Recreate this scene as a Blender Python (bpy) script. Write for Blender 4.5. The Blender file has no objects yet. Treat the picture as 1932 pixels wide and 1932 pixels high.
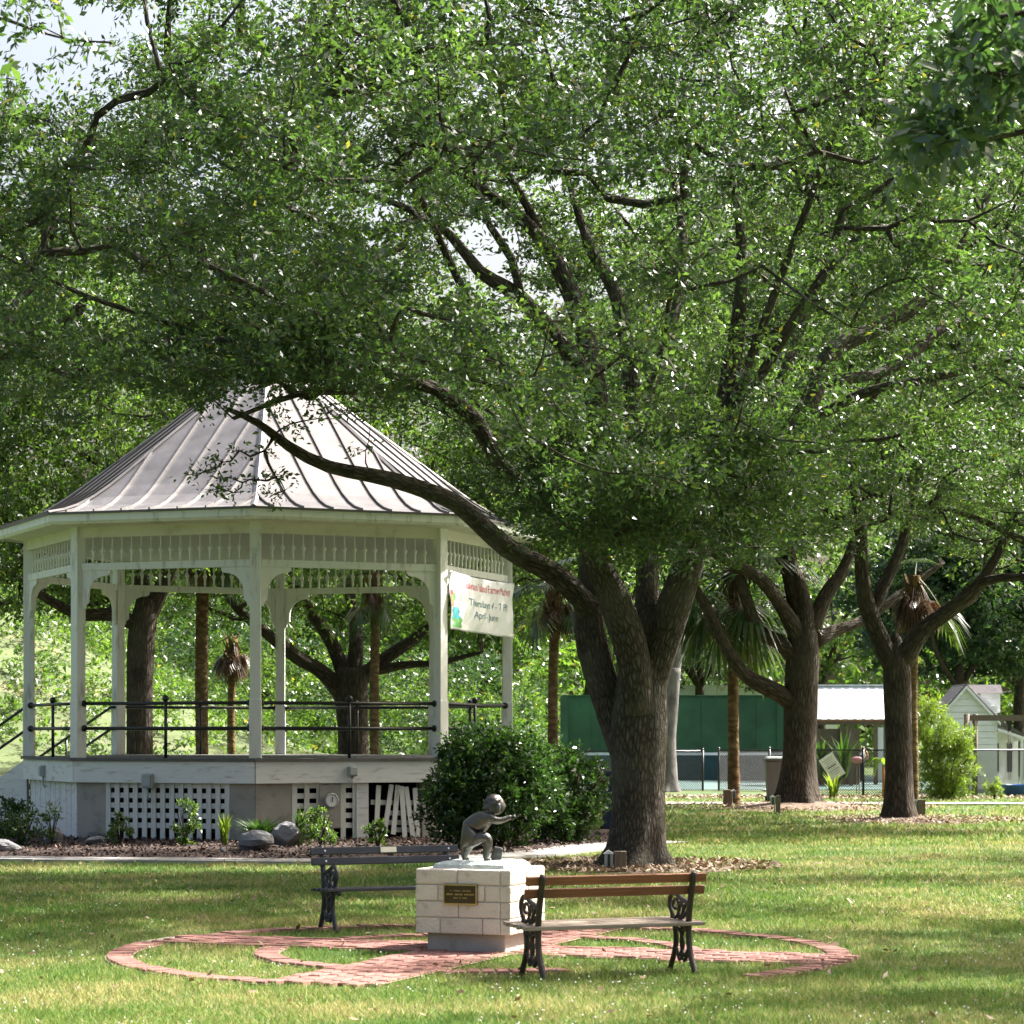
import bpy, math, random
import numpy as np
from mathutils import Vector, Matrix
R_ = math.radians
rng = np.random.default_rng(7)
random.seed(7)
SC = bpy.context.scene
COL = SC.collection

# ------------------------------------------------------------------ camera
EYE, F, CX, HY = 1.85, 4800.0, 966.0, 1383.0          # focal length and horizon in 1932-px photo units
cam = bpy.data.cameras.new('camera'); camo = bpy.data.objects.new('camera', cam); COL.objects.link(camo)
cam.sensor_width = 36; cam.lens = 36 * F / 1932
cam.shift_y = (HY - 966) / 1932
cam.clip_start = 0.5; cam.clip_end = 3000
camo.location = (0, 0, EYE); camo.rotation_euler = (R_(90), 0, 0)
SC.camera = camo
cam.dof.use_dof = True; cam.dof.focus_distance = 32; cam.dof.aperture_fstop = 6.3

# ------------------------------------------------------------------ sky, sun, exposure
SUN_AZ, SUN_EL = R_(60), R_(47)                       # azimuth from +Y towards +X
w = bpy.data.worlds.new('World'); SC.world = w; w.use_nodes = True
wn = w.node_tree.nodes; wl = w.node_tree.links
sky = wn.new('ShaderNodeTexSky'); sky.sky_type = 'NISHITA'; sky.sun_disc = False
sky.sun_elevation = SUN_EL; sky.sun_rotation = SUN_AZ
sky.air_density = 1.0; sky.dust_density = 10.0; sky.ozone_density = 1.0
wn['Background'].inputs['Strength'].default_value = 0.095
wl.new(sky.outputs['Color'], wn['Background'].inputs['Color'])
sl = bpy.data.lights.new('sun', 'SUN'); sl.energy = 5.0; sl.angle = R_(0.55); sl.color = (1, .97, .92)
so = bpy.data.objects.new('sun', sl); COL.objects.link(so)
SD = Vector((math.cos(SUN_EL) * math.sin(SUN_AZ), math.cos(SUN_EL) * math.cos(SUN_AZ), math.sin(SUN_EL)))
so.rotation_euler = (-SD).to_track_quat('-Z', 'Y').to_euler(); so.location = (30, 40, 60)
SC.view_settings.view_transform = 'Standard'; SC.view_settings.look = 'None'
SC.view_settings.exposure = 1.95; SC.view_settings.gamma = 1
SC.cycles.use_denoising = True
SC.cycles.max_bounces = 8; SC.cycles.diffuse_bounces = 4; SC.cycles.transmission_bounces = 4
SC.cycles.transparent_max_bounces = 8

# ------------------------------------------------------------------ helpers
def P(x, y, d):                                       # photo point at a known distance -> place in metres
    return np.array([(x - CX) / F * d, d, EYE + (HY - y) / F * d])
def G(x, y):                                          # photo point on level ground
    d = EYE * F / (y - HY); return np.array([(x - CX) / F * d, d, 0.0])
def tag(o, label=None, cat=None, group=None, kind=None):
    for k, v in (('label', label), ('category', cat), ('group', group), ('kind', kind)):
        if v: o[k] = v
    return o
def thing(name, label, cat, loc=(0, 0, 0), rz=0, group=None):
    o = bpy.data.objects.new(name, None); COL.objects.link(o)
    o.location = [float(c) for c in loc]; o.rotation_euler = (0, 0, rz); o.empty_display_size = .2
    return tag(o, label, cat, group)
def link(name, me, parent=None, loc=None, rot=None, scale=None):
    o = bpy.data.objects.new(name, me); COL.objects.link(o); o.parent = parent
    if loc is not None: o.location = [float(c) for c in loc]
    if rot is not None: o.rotation_euler = rot
    if scale is not None: o.scale = scale
    return o

class MB:
    def __init__(s): s.v = []; s.f = []; s.bark = []
    def raw(s, vs, fs, bark=None):
        n = len(s.v); s.v.extend([tuple(map(float, v)) for v in vs])
        s.f.extend([tuple(i + n for i in f) for f in fs])
        if bark is not None: s.bark.extend(bark)
        return s
    def box(s, c, size, rot=None, taper=1.0):
        hx, hy, hz = [q / 2 for q in size]
        vs = [(-hx, -hy, -hz), (hx, -hy, -hz), (hx, hy, -hz), (-hx, hy, -hz),
              (-hx * taper, -hy * taper, hz), (hx * taper, -hy * taper, hz), (hx * taper, hy * taper, hz), (-hx * taper, hy * taper, hz)]
        M = rot if rot is not None else Matrix.Identity(3)
        vs = [M @ Vector(v) + Vector(c) for v in vs]
        return s.raw(vs, [(0, 3, 2, 1), (4, 5, 6, 7), (0, 1, 5, 4), (1, 2, 6, 5), (2, 3, 7, 6), (3, 0, 4, 7)])
    def bar(s, a, b, wx, wy, up=(0, 0, 1)):           # rectangular bar from a to b
        a = Vector(a); b = Vector(b); d = (b - a); L = d.length; d.normalize(); u = Vector(up)
        x = u.cross(d)
        if x.length < 1e-4: x = Vector((1, 0, 0))
        x.normalize(); y = d.cross(x)
        vs = [a + x * sx * wx / 2 + y * sy * wy / 2 for sx, sy in ((-1, -1), (1, -1), (1, 1), (-1, 1))]
        vs += [v + d * L for v in vs]
        return s.raw(vs, [(0, 3, 2, 1), (4, 5, 6, 7), (0, 1, 5, 4), (1, 2, 6, 5), (2, 3, 7, 6), (3, 0, 4, 7)])
    def tube(s, pts, rad, n=8, cap=True, lobe=None, closed_attr=True):
        pts = np.asarray(pts, float); m = len(pts)
        rad = np.full(m, rad, float) if np.isscalar(rad) else np.asarray(rad, float)
        T = np.gradient(pts, axis=0); T /= np.linalg.norm(T, axis=1)[:, None] + 1e-12
        ref = np.array([1., 0, 0]) if abs(T[0][0]) < .8 else np.array([0, 1., 0])
        N = ref - T[0] * ref.dot(T[0]); N /= np.linalg.norm(N)
        L = np.concatenate([[0], np.cumsum(np.linalg.norm(np.diff(pts, axis=0), axis=1))])
        th = np.arange(n) / n * 2 * math.pi; vs = []; bk = []
        for i in range(m):
            N = N - T[i] * N.dot(T[i]); N /= np.linalg.norm(N) + 1e-12
            B = np.cross(T[i], N)
            r = rad[i] * (np.ones(n) if lobe is None else lobe(i, th, L[i]))
            vs.extend(pts[i] + np.outer(np.cos(th) * r, N) + np.outer(np.sin(th) * r, B))
            bk.extend([(math.cos(t) * q, math.sin(t) * q, L[i]) for t, q in zip(th, r)])
        fs = [(i * n + j, i * n + (j + 1) % n, (i + 1) * n + (j + 1) % n, (i + 1) * n + j) for i in range(m - 1) for j in range(n)]
        if cap: fs += [tuple(range(n - 1, -1, -1)), tuple((m - 1) * n + j for j in range(n))]
        return s.raw(vs, fs, bk)
    def lathe(s, prof, n=12, c=(0, 0, 0)):            # prof: (r, z)
        vs = [(c[0] + r * math.cos(2 * math.pi * j / n), c[1] + r * math.sin(2 * math.pi * j / n), c[2] + z) for r, z in prof for j in range(n)]
        m = len(prof)
        fs = [(i * n + j, i * n + (j + 1) % n, (i + 1) * n + (j + 1) % n, (i + 1) * n + j) for i in range(m - 1) for j in range(n)]
        fs += [tuple(range(n - 1, -1, -1)), tuple((m - 1) * n + j for j in range(n))]
        return s.raw(vs, fs)
    def prism(s, poly, depth, M=None):                # poly in local XZ, extruded along Y, centred
        M = M or Matrix.Identity(4); n = len(poly)
        vs = [M @ Vector((x, -depth / 2, z)) for x, z in poly] + [M @ Vector((x, depth / 2, z)) for x, z in poly]
        fs = [tuple(range(n)), tuple(range(2 * n - 1, n - 1, -1))] + [(i, n + i, n + (i + 1) % n, (i + 1) % n) for i in range(n)]
        return s.raw(vs, fs)
    def mesh(s, name, mat, smooth=False):
        me = bpy.data.meshes.new(name); me.from_pydata(s.v, [], s.f); me.update()
        if mat: me.materials.append(mat)
        if s.bark and len(s.bark) == len(s.v):
            a = me.attributes.new('bark', 'FLOAT_VECTOR', 'POINT'); a.data.foreach_set('vector', np.asarray(s.bark, np.float32).ravel())
        if smooth: me.shade_smooth()
        return me
    def build(s, name, mat, parent=None, smooth=False, **kw):
        return link(name, s.mesh(name, mat, smooth), parent, **kw)

def bevel(o, wd, seg=2):
    m = o.modifiers.new('bevel', 'BEVEL'); m.width = wd; m.segments = seg; m.limit_method = 'ANGLE'; return o
def spline(pts, step=.25):                            # Catmull-Rom resample of rows of any width
    pts = np.asarray(pts, float); ext = np.vstack([2 * pts[0] - pts[1], pts, 2 * pts[-1] - pts[-2]]); out = []
    for i in range(1, len(ext) - 2):
        p0, p1, p2, p3 = ext[i - 1:i + 3]; k = max(2, int(np.linalg.norm((p2 - p1)[:3]) / step))
        for t in np.arange(k) / k:
            out.append(.5 * (2 * p1 + (p2 - p0) * t + (2 * p0 - 5 * p1 + 4 * p2 - p3) * t * t + (3 * p1 - p0 - 3 * p2 + p3) * t ** 3))
    out.append(pts[-1]); return np.array(out)

def soup(name, V, k, mat, parent=None, tint=None, smooth=False):
    """V: (N*k,3) vertices, one k-gon each"""
    N = len(V) // k
    me = bpy.data.meshes.new(name); me.vertices.add(N * k); me.vertices.foreach_set('co', np.asarray(V, np.float32).ravel())
    me.loops.add(N * k); me.loops.foreach_set('vertex_index', np.arange(N * k, dtype=np.int32))
    me.polygons.add(N); me.polygons.foreach_set('loop_start', np.arange(0, N * k, k, dtype=np.int32))
    me.update(calc_edges=True)
    if tint is not None:
        a = me.attributes.new('tint', 'FLOAT', 'FACE'); a.data.foreach_set('value', np.asarray(tint, np.float32))
    me.materials.append(mat)
    return link(name, me, parent)

# ------------------------------------------------------------------ materials
def mat_new(name):
    m = bpy.data.materials.new(name); m.use_nodes = True; nt = m.node_tree
    return m, nt.nodes, nt.links, nt.nodes['Principled BSDF']
def ramp(n, stops):
    r = n.new('ShaderNodeValToRGB'); e = r.color_ramp.elements
    while len(e) < len(stops): e.new(.5)
    for q, (p, c) in zip(e, stops): q.position = p; q.color = (*c, 1)
    return r
def plain(name, col, rough=.6, metal=0, var=.15, scale=6, bump=.15, bscale=40, spec=.5, streak=None, stretch=(1, 1, 1), coord='Object'):
    m, n, l, b = mat_new(name)
    tc = n.new('ShaderNodeTexCoord'); mp = n.new('ShaderNodeMapping'); mp.inputs['Scale'].default_value = stretch
    l.new(tc.outputs[coord], mp.inputs['Vector'])
    t = n.new('ShaderNodeTexNoise'); t.inputs['Scale'].default_value = scale; t.inputs['Detail'].default_value = 6; t.inputs['Roughness'].default_value = .65
    l.new(mp.outputs['Vector'], t.inputs['Vector'])
    c = np.array(col); lo = tuple(np.clip(c * (1 - var * 1.6), 0, 1)); hi = tuple(np.clip(c * (1 + var), 0, 1))
    r = ramp(n, [(.3, lo), (.7, hi)] if streak is None else [(.28, streak), (.45, tuple(c)), (.75, hi)])
    l.new(t.outputs['Fac'], r.inputs['Fac'])
    oi = n.new('ShaderNodeObjectInfo'); hs = n.new('ShaderNodeHueSaturation')
    mr = n.new('ShaderNodeMapRange'); mr.inputs['To Min'].default_value = 1 - var * .5; mr.inputs['To Max'].default_value = 1 + var * .5
    l.new(oi.outputs['Random'], mr.inputs['Value']); l.new(mr.outputs['Result'], hs.inputs['Value'])
    l.new(r.outputs['Color'], hs.inputs['Color']); l.new(hs.outputs['Color'], b.inputs['Base Color'])
    b.inputs['Roughness'].default_value = rough; b.inputs['Metallic'].default_value = metal; b.inputs['Specular IOR Level'].default_value = spec
    t2 = n.new('ShaderNodeTexNoise'); t2.inputs['Scale'].default_value = bscale; t2.inputs['Detail'].default_value = 5
    l.new(mp.outputs['Vector'], t2.inputs['Vector'])
    bp = n.new('ShaderNodeBump'); bp.inputs['Strength'].default_value = bump; bp.inputs['Distance'].default_value = .02
    l.new(t2.outputs['Fac'], bp.inputs['Height']); l.new(bp.outputs['Normal'], b.inputs['Normal'])
    return m
def bark_mat(name, dark, light, sx=16, sz=2.2, bump=1.0, mossy=None):
    m, n, l, b = mat_new(name)
    a = n.new('ShaderNodeAttribute'); a.attribute_name = 'bark'
    mp = n.new('ShaderNodeMapping'); mp.inputs['Scale'].default_value = (sx, sx, sz); l.new(a.outputs['Vector'], mp.inputs['Vector'])
    nz = n.new('ShaderNodeTexNoise'); nz.inputs['Scale'].default_value = 1.3; nz.inputs['Detail'].default_value = 3
    l.new(mp.outputs['Vector'], nz.inputs['Vector'])
    mx = n.new('ShaderNodeMixRGB'); mx.inputs['Fac'].default_value = .35
    l.new(mp.outputs['Vector'], mx.inputs['Color1']); l.new(nz.outputs['Color'], mx.inputs['Color2'])
    v = n.new('ShaderNodeTexVoronoi'); v.feature = 'DISTANCE_TO_EDGE'; v.inputs['Scale'].default_value = 1.0
    l.new(mx.outputs['Color'], v.inputs['Vector'])
    f = n.new('ShaderNodeTexNoise'); f.inputs['Scale'].default_value = 3.0; f.inputs['Detail'].default_value = 8; l.new(mp.outputs['Vector'], f.inputs['Vector'])
    ad = n.new('ShaderNodeMath'); ad.operation = 'MULTIPLY_ADD'; ad.inputs[1].default_value = .45
    l.new(f.outputs['Fac'], ad.inputs[0]); l.new(v.outputs['Distance'], ad.inputs[2])
    r = ramp(n, [(.2, dark), (.5, tuple((np.array(dark) + np.array(light)) / 2)), (.75, light)]); l.new(ad.outputs[0], r.inputs['Fac'])
    big = n.new('ShaderNodeTexNoise'); big.inputs['Scale'].default_value = 1.4; big.inputs['Detail'].default_value = 4
    l.new(a.outputs['Vector'], big.inputs['Vector'])
    r2 = ramp(n, [(.45, (0, 0, 0)), (.7, (1, 1, 1))]); l.new(big.outputs['Fac'], r2.inputs['Fac'])
    m2 = n.new('ShaderNodeMixRGB'); m2.inputs['Color2'].default_value = (*(mossy or tuple(np.array(light) * 1.2)), 1)
    sc = n.new('ShaderNodeMath'); sc.operation = 'MULTIPLY'; sc.inputs[1].default_value = .5
    l.new(r2.outputs['Color'], sc.inputs[0]); l.new(sc.outputs[0], m2.inputs['Fac'])
    l.new(r.outputs['Color'], m2.inputs['Color1']); l.new(m2.outputs['Color'], b.inputs['Base Color'])
    b.inputs['Roughness'].default_value = .9; b.inputs['Specular IOR Level'].default_value = .2
    bp = n.new('ShaderNodeBump'); bp.inputs['Strength'].default_value = min(bump, 1); bp.inputs['Distance'].default_value = .11 * bump
    l.new(ad.outputs[0], bp.inputs['Height']); l.new(bp.outputs['Normal'], b.inputs['Normal'])
    return m
def leaf_mat(name, cols, trans=.48, rough=.33, tcol=(1.45, 1.7, .62), spec=.5):
    """cols: three greens from dark to light plus an odd yellow one"""
    m, n, l, b = mat_new(name)
    a = n.new('ShaderNodeAttribute'); a.attribute_name = 'tint'
    r = ramp(n, [(0, cols[0]), (.5, cols[1]), (.9, cols[2]), (1, cols[3])]); l.new(a.outputs['Fac'], r.inputs['Fac'])
    l.new(r.outputs['Color'], b.inputs['Base Color']); b.inputs['Roughness'].default_value = rough; b.inputs['Specular IOR Level'].default_value = spec
    mu = n.new('ShaderNodeMixRGB'); mu.blend_type = 'MULTIPLY'; mu.inputs['Fac'].default_value = 1; mu.inputs['Color2'].default_value = (*tcol, 1)
    l.new(r.outputs['Color'], mu.inputs['Color1'])
    t = n.new('ShaderNodeBsdfTranslucent'); l.new(mu.outputs['Color'], t.inputs['Color'])
    ms = n.new('ShaderNodeMixShader'); ms.inputs['Fac'].default_value = trans
    l.new(b.outputs[0], ms.inputs[1]); l.new(t.outputs[0], ms.inputs[2]); l.new(ms.outputs[0], n['Material Output'].inputs['Surface'])
    return m

M = {}
M['oak_leaf'] = leaf_mat('oak_leaf', [(.029, .054, .026), (.053, .092, .036), (.094, .142, .05), (.2, .175, .05)], rough=.40, spec=.9)
M['oak_leaf_right'] = leaf_mat('oak_leaf_right', [(.031, .055, .025), (.056, .095, .035), (.10, .146, .05), (.2, .175, .05)], rough=.40, spec=.9)
M['back_leaf'] = leaf_mat('back_leaf', [(.042, .075, .026), (.074, .125, .034), (.125, .18, .048), (.26, .2, .06)], trans=.5, rough=.42, spec=.7)
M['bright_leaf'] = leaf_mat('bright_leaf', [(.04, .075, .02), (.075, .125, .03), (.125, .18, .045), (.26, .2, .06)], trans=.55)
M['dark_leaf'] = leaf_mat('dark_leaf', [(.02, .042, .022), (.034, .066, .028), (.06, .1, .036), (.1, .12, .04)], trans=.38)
M['magnolia_leaf'] = leaf_mat('magnolia_leaf', [(.035, .07, .034), (.055, .1, .044), (.08, .13, .055), (.13, .14, .06)], trans=.35, rough=.35, spec=.8)
M['shrub_leaf'] = leaf_mat('shrub_leaf', [(.018, .042, .015), (.032, .07, .02), (.06, .115, .028), (.11, .15, .04)], trans=.35, rough=.25)
M['fern_leaf'] = leaf_mat('fern_leaf', [(.07, .11, .022), (.13, .18, .032), (.2, .25, .05), (.26, .21, .06)], trans=.5)
M['palm_leaf'] = leaf_mat('palm_leaf', [(.025, .05, .02), (.045, .08, .025), (.09, .12, .04), (.22, .17, .06)], trans=.25)
M['dead_frond'] = leaf_mat('dead_frond', [(.055, .03, .015), (.09, .05, .024), (.125, .075, .036), (.17, .11, .055)], trans=.2, tcol=(1.2, 1, .7))
M['bark'] = bark_mat('bark', (.045, .036, .028), (.26, .222, .175), sx=34, sz=9, bump=1.4, mossy=(.27, .25, .21))
M['bark_dark'] = bark_mat('bark_dark', (.028, .021, .016), (.15, .118, .085), sx=26, sz=5, mossy=(.12, .10, .075))
M['bark_grey'] = bark_mat('bark_grey', (.08, .074, .07), (.19, .18, .17), sx=6, sz=3, bump=.4)
M['bark_palm'] = bark_mat('bark_palm', (.07, .04, .018), (.25, .165, .075), sx=5, sz=9, bump=.7, mossy=(.27, .19, .1))
M['white'] = plain('white_paint', (.64, .64, .60), .5, var=.07, scale=3.5, bump=.08, streak=(.34, .33, .28), stretch=(2.5, 2.5, .5))
M['white_boards'] = plain('white_boards', (.68, .685, .66), .55, var=.08, scale=3, bump=.1, streak=(.36, .34, .29), stretch=(1, 1, 5))
M['ceiling'] = plain('ceiling_paint', (.50, .49, .46), .7, var=.06, bump=.05)
M['cream'] = plain('cream_paint', (.60, .57, .49), .55, var=.1, scale=2.5, bump=.05, streak=(.40, .36, .28))
M['roof_metal'] = plain('roof_metal', (.15, .14, .138), .42, .25, var=.22, scale=2.2, bump=.06, bscale=8, spec=.5)
M['roof_seam'] = plain('roof_seam', (.10, .092, .09), .4, .2, var=.1, bump=.02)
M['black_iron'] = plain('black_iron', (.018, .018, .018), .35, .1, var=.2, bump=.1)
M['concrete'] = plain('concrete', (.33, .31, .27), .9, var=.18, scale=3, bump=.3, streak=(.2, .185, .15))
M['walk'] = plain('walk_concrete', (.30, .285, .265), .9, var=.12, scale=1.5, bump=.2)
M['deck'] = plain('deck_boards', (.12, .115, .11), .7, var=.2, bump=.1)
M['stone_block'] = plain('stone_block', (.60, .53, .43), .9, var=.14, scale=7, bump=.6, bscale=60, streak=(.33, .285, .22))
M['mortar'] = plain('mortar', (.52, .48, .41), .95, var=.15, scale=9, bump=.5)
M['brick'] = plain('brick', (.25, .115, .09), .85, var=.3, scale=9, bump=.4, bscale=70)
M['brick_mortar'] = plain('brick_mortar', (.40, .33, .28), .95, var=.25, scale=6, bump=.4)
M['bronze'] = plain('bronze', (.075, .07, .062), .38, .7, var=.35, scale=9, bump=.25, streak=(.13, .155, .14))
M['verdigris'] = plain('verdigris', (.36, .40, .37), .6, .3, var=.3, scale=12, bump=.5, streak=(.18, .2, .19))
M['plaque'] = plain('plaque_metal', (.055, .04, .022), .4, .7, var=.2, bump=.05)
M['gold'] = plain('gold_edge', (.42, .30, .13), .35, .8, var=.1, bump=.02)
M['bench_wood'] = plain('bench_wood', (.22, .075, .025), .5, var=.3, scale=5, stretch=(.5, 12, 12), bump=.3)
M['bench_grey'] = plain('bench_seat_wood', (.30, .24, .18), .6, var=.25, scale=5, stretch=(.5, 12, 12), bump=.3)
M['bench_iron'] = plain('bench_iron', (.05, .036, .026), .5, .3, var=.3, bump=.3)
M['navy'] = plain('navy_paint', (.012, .016, .024), .45, 0, var=.15, bump=.05)
M['bolt'] = plain('bolt_metal', (.7, .7, .68), .3, .6, var=.05, bump=0)
M['label_plate'] = plain('label_plate', (.66, .64, .48), .4, .1, var=.05, bump=0)
M['mulch'] = plain('mulch', (.075, .042, .03), .95, var=.6, scale=25, bump=1, bscale=60)
M['litter'] = plain('leaf_litter', (.13, .085, .055), .9, var=.5, scale=20, bump=.6)
M['rock'] = plain('rock', (.17, .17, .172), .85, var=.3, scale=3, bump=.8, bscale=12, streak=(.07, .07, .07), stretch=(1, 1, 4))
M['green_wall'] = plain('green_wall', (.034, .10, .042), .7, var=.22, scale=.9, bump=.05)
M['court'] = plain('court_surface', (.05, .10, .09), .8, var=.1, scale=.8, bump=.05)
M['net'] = plain('court_net', (.018, .055, .06), .8, var=.1, bump=.05)
M['tape'] = plain('white_tape', (.78, .8, .82), .6, var=.03, bump=0)
M['wire'] = plain('fence_wire', (.055, .055, .055), .4, .4, var=.1, bump=0)
M['wire_light'] = plain('fence_wire_light', (.30, .30, .29), .4, .5, var=.1, bump=0)
M['tin'] = plain('tin_roof', (.62, .65, .68), .4, .2, var=.1, scale=2.5, bump=.1, streak=(.42, .36, .31))
M['rust'] = plain('rust', (.26, .10, .05), .8, var=.3, bump=.2)
M['shingle'] = plain('shingle', (.085, .075, .078), .85, var=.25, scale=8, bump=.4)
M['siding'] = plain('siding', (.80, .80, .81), .55, var=.05, bump=.05)
M['window_dark'] = plain('window_dark', (.02, .022, .025), .15, var=.1, bump=0)
M['timber'] = plain('timber', (.16, .115, .08), .8, var=.25, scale=6, bump=.3, stretch=(6, 6, .8))
M['blue_plastic'] = plain('blue_plastic', (.02, .13, .48), .35, var=.05, bump=0)
M['dark_blue'] = plain('dark_blue_plastic', (.015, .03, .07), .45, var=.1, bump=.05)
M['brown_plastic'] = plain('brown_plastic', (.06, .052, .042), .6, var=.15, bump=.1)
M['pink'] = plain('pink_plastic', (.5, .2, .22), .5, var=.08, bump=0)
M['grey_box'] = plain('grey_box', (.34, .37, .36), .5, .1, var=.1, bump=.05)
M['sign_white'] = plain('sign_white', (.72, .71, .68), .6, var=.05, bump=0)
M['sign_ink'] = plain('sign_ink', (.06, .06, .06), .7, var=.05, bump=0)
M['vinyl'] = plain('vinyl_banner', (.66, .67, .66), .32, var=.05, scale=2, bump=.03)
M['red_ink'] = plain('red_ink', (.50, .06, .09), .5, var=.1, bump=0)
M['teal_ink'] = plain('teal_ink', (.03, .14, .16), .5, var=.1, bump=0)
M['orange_ink'] = plain('orange_ink', (.55, .22, .10), .5, var=.1, bump=0)
M['leafgreen_ink'] = plain('leafgreen_ink', (.12, .36, .10), .5, var=.2, bump=0)
M['sea_ink'] = plain('sea_ink', (.05, .36, .40), .5, var=.2, bump=0)
M['flower'] = plain('clover_flower', (.72, .70, .64), .8, var=.1, bump=0)
M['fallen'] = leaf_mat('fallen_leaf', [(.11, .065, .035), (.18, .11, .06), (.30, .21, .13), (.42, .34, .24)], trans=.1, rough=.7, tcol=(1, 1, .8))

def lawn_nodes(n, l, b, blade):
    g = n.new('ShaderNodeNewGeometry')
    t = n.new('ShaderNodeTexNoise'); t.inputs['Scale'].default_value = .55; t.inputs['Detail'].default_value = 5; t.inputs['Roughness'].default_value = .6
    l.new(g.outputs['Position'], t.inputs['Vector'])
    t2 = n.new('ShaderNodeTexNoise'); t2.inputs['Scale'].default_value = 9; t2.inputs['Detail'].default_value = 5; l.new(g.outputs['Position'], t2.inputs['Vector'])
    mx = n.new('ShaderNodeMath'); mx.operation = 'MULTIPLY_ADD'; mx.inputs[1].default_value = .3
    l.new(t2.outputs['Fac'], mx.inputs[0]); l.new(t.outputs['Fac'], mx.inputs[2])
    if blade:
        a = n.new('ShaderNodeAttribute'); a.attribute_name = 'tint'
        m3 = n.new('ShaderNodeMath'); m3.operation = 'MULTIPLY_ADD'; m3.inputs[1].default_value = .42
        l.new(a.outputs['Fac'], m3.inputs[0]); l.new(mx.outputs[0], m3.inputs[2]); src = m3
        r = ramp(n, [(.42, (.06, .145, .024)), (.74, (.115, .21, .036)), (.94, (.22, .275, .06)), (1.0, (.40, .355, .15))])
    else:
        src = mx; r = ramp(n, [(.40, (.03, .068, .014)), (.66, (.058, .1, .022)), (.82, (.135, .12, .055)), (.97, (.18, .135, .075))])
    l.new(src.outputs[0], r.inputs['Fac']); l.new(r.outputs['Color'], b.inputs['Base Color'])
    b.inputs['Roughness'].default_value = .6; b.inputs['Specular IOR Level'].default_value = .25
    return r, t2
m, n, l, b = mat_new('lawn_soil'); _, t2 = lawn_nodes(n, l, b, False)
bp = n.new('ShaderNodeBump'); bp.inputs['Distance'].default_value = .05; bp.inputs['Strength'].default_value = .8
l.new(t2.outputs['Fac'], bp.inputs['Height']); l.new(bp.outputs['Normal'], b.inputs['Normal']); M['lawn'] = m
m, n, l, b = mat_new('grass_blade'); r, _ = lawn_nodes(n, l, b, True)
t = n.new('ShaderNodeBsdfTranslucent'); l.new(r.outputs['Color'], t.inputs['Color'])
ms = n.new('ShaderNodeMixShader'); ms.inputs['Fac'].default_value = .4; l.new(b.outputs[0], ms.inputs[1]); l.new(t.outputs[0], ms.inputs[2])
l.new(ms.outputs[0], n['Material Output'].inputs['Surface']); M['grass'] = m

# ------------------------------------------------------------------ setting: ground, hill, paths
def sheet(name, pts, z, mat, thick=0):
    mb = MB(); n = len(pts)
    if thick:
        vs = [(x, y, z) for x, y in pts] + [(x, y, z - thick) for x, y in pts]
        mb.raw(vs, [tuple(range(n))] + [(i, n + i, n + (i + 1) % n, (i + 1) % n) for i in range(n)])
    else: mb.raw([(x, y, z) for x, y in pts], [tuple(range(n))])
    o = mb.build(name, mat); o['kind'] = 'structure'; return o
sheet('ground', [(-900, -60), (900, -60), (900, 2200), (-900, 2200)], 0, M['lawn'])

def hill_h(x, y):
    return 7.0 * np.exp(-(((x + 21) / 8.5) ** 2) - (((y - 88) / 18) ** 2)) + 2.2 * np.exp(-(((x + 14) / 10) ** 2) - (((y - 78) / 9) ** 2))
xs = np.linspace(-60, 4, 65); ys = np.linspace(54, 140, 60); mb = MB()
vs = [(x, y, float(hill_h(x, y)) - .12 + .05 * math.sin(x * 2.1 + y)) for y in ys for x in xs]; nx = len(xs)
mb.raw(vs, [(j * nx + i, j * nx + i + 1, (j + 1) * nx + i + 1, (j + 1) * nx + i) for j in range(len(ys) - 1) for i in range(nx - 1)])
M['hill'] = plain('hill_grass', (.055, .075, .022), .9, var=.5, scale=.5, bump=1, bscale=6, coord='Object', streak=(.15, .13, .07))
o = mb.build('hill', M['hill'], smooth=True); o['kind'] = 'structure'

def strip(pts, wd):                                   # path outline from centre line
    c = spline(pts, .6); T = np.gradient(c, axis=0); T /= np.linalg.norm(T, axis=1)[:, None]
    N = np.stack([-T[:, 1], T[:, 0]], 1); return np.vstack([c + N * wd / 2, (c - N * wd / 2)[::-1]]), c
walk_c = [(-11, 38.3), (-7.5, 37.0), (-5.45, 36.6), (-2.72, 36.2), (-.9, 36.9), (.45, 38.7), (1.35, 41.0), (2.3, 42.6), (2.75, 43.2)]
def walk_slabs(name, pts, wd, seg):
    c = spline(np.array(pts, float), .25); L = np.concatenate([[0], np.cumsum(np.linalg.norm(np.diff(c, axis=0), axis=1))])
    T = np.gradient(c, axis=0); T /= np.linalg.norm(T, axis=1)[:, None]; N = np.stack([-T[:, 1], T[:, 0]], 1)
    root = None; out = []
    for k in range(int(L[-1] / seg)):
        t = np.linspace(k * seg + .012, (k + 1) * seg - .012, 5)
        q = np.stack([np.interp(t, L, c[:, i]) for i in (0, 1)], 1); nn = np.stack([np.interp(t, L, N[:, i]) for i in (0, 1)], 1)
        poly = np.vstack([q - nn * wd / 2, (q + nn * wd / 2)[::-1]]); m = len(poly); z = .045 + random.uniform(-.004, .004)
        mb = MB().raw([(x, y, z) for x, y in poly] + [(x, y, -.05) for x, y in poly], [tuple(range(m))] + [(i, m + i, m + (i + 1) % m, (i + 1) % m) for i in range(m)])
        out.append(mb)
    base = MB(); po, _ = strip(pts, wd - .05); m = len(po)
    base.raw([(x, y, .018) for x, y in po], [tuple(range(m))])
    root = base.build(name, M['concrete']); root['kind'] = 'structure'
    for mb in out: mb.build('slab', M['walk'], root)
    return c
walk_line = walk_slabs('gazebo_path', walk_c, .85, 1.5)
far_line = walk_slabs('sidewalk', [(-2, 66.5), (5, 66.0), (12, 65.6), (22, 65.2)], 1.5, 1.5)
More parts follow.
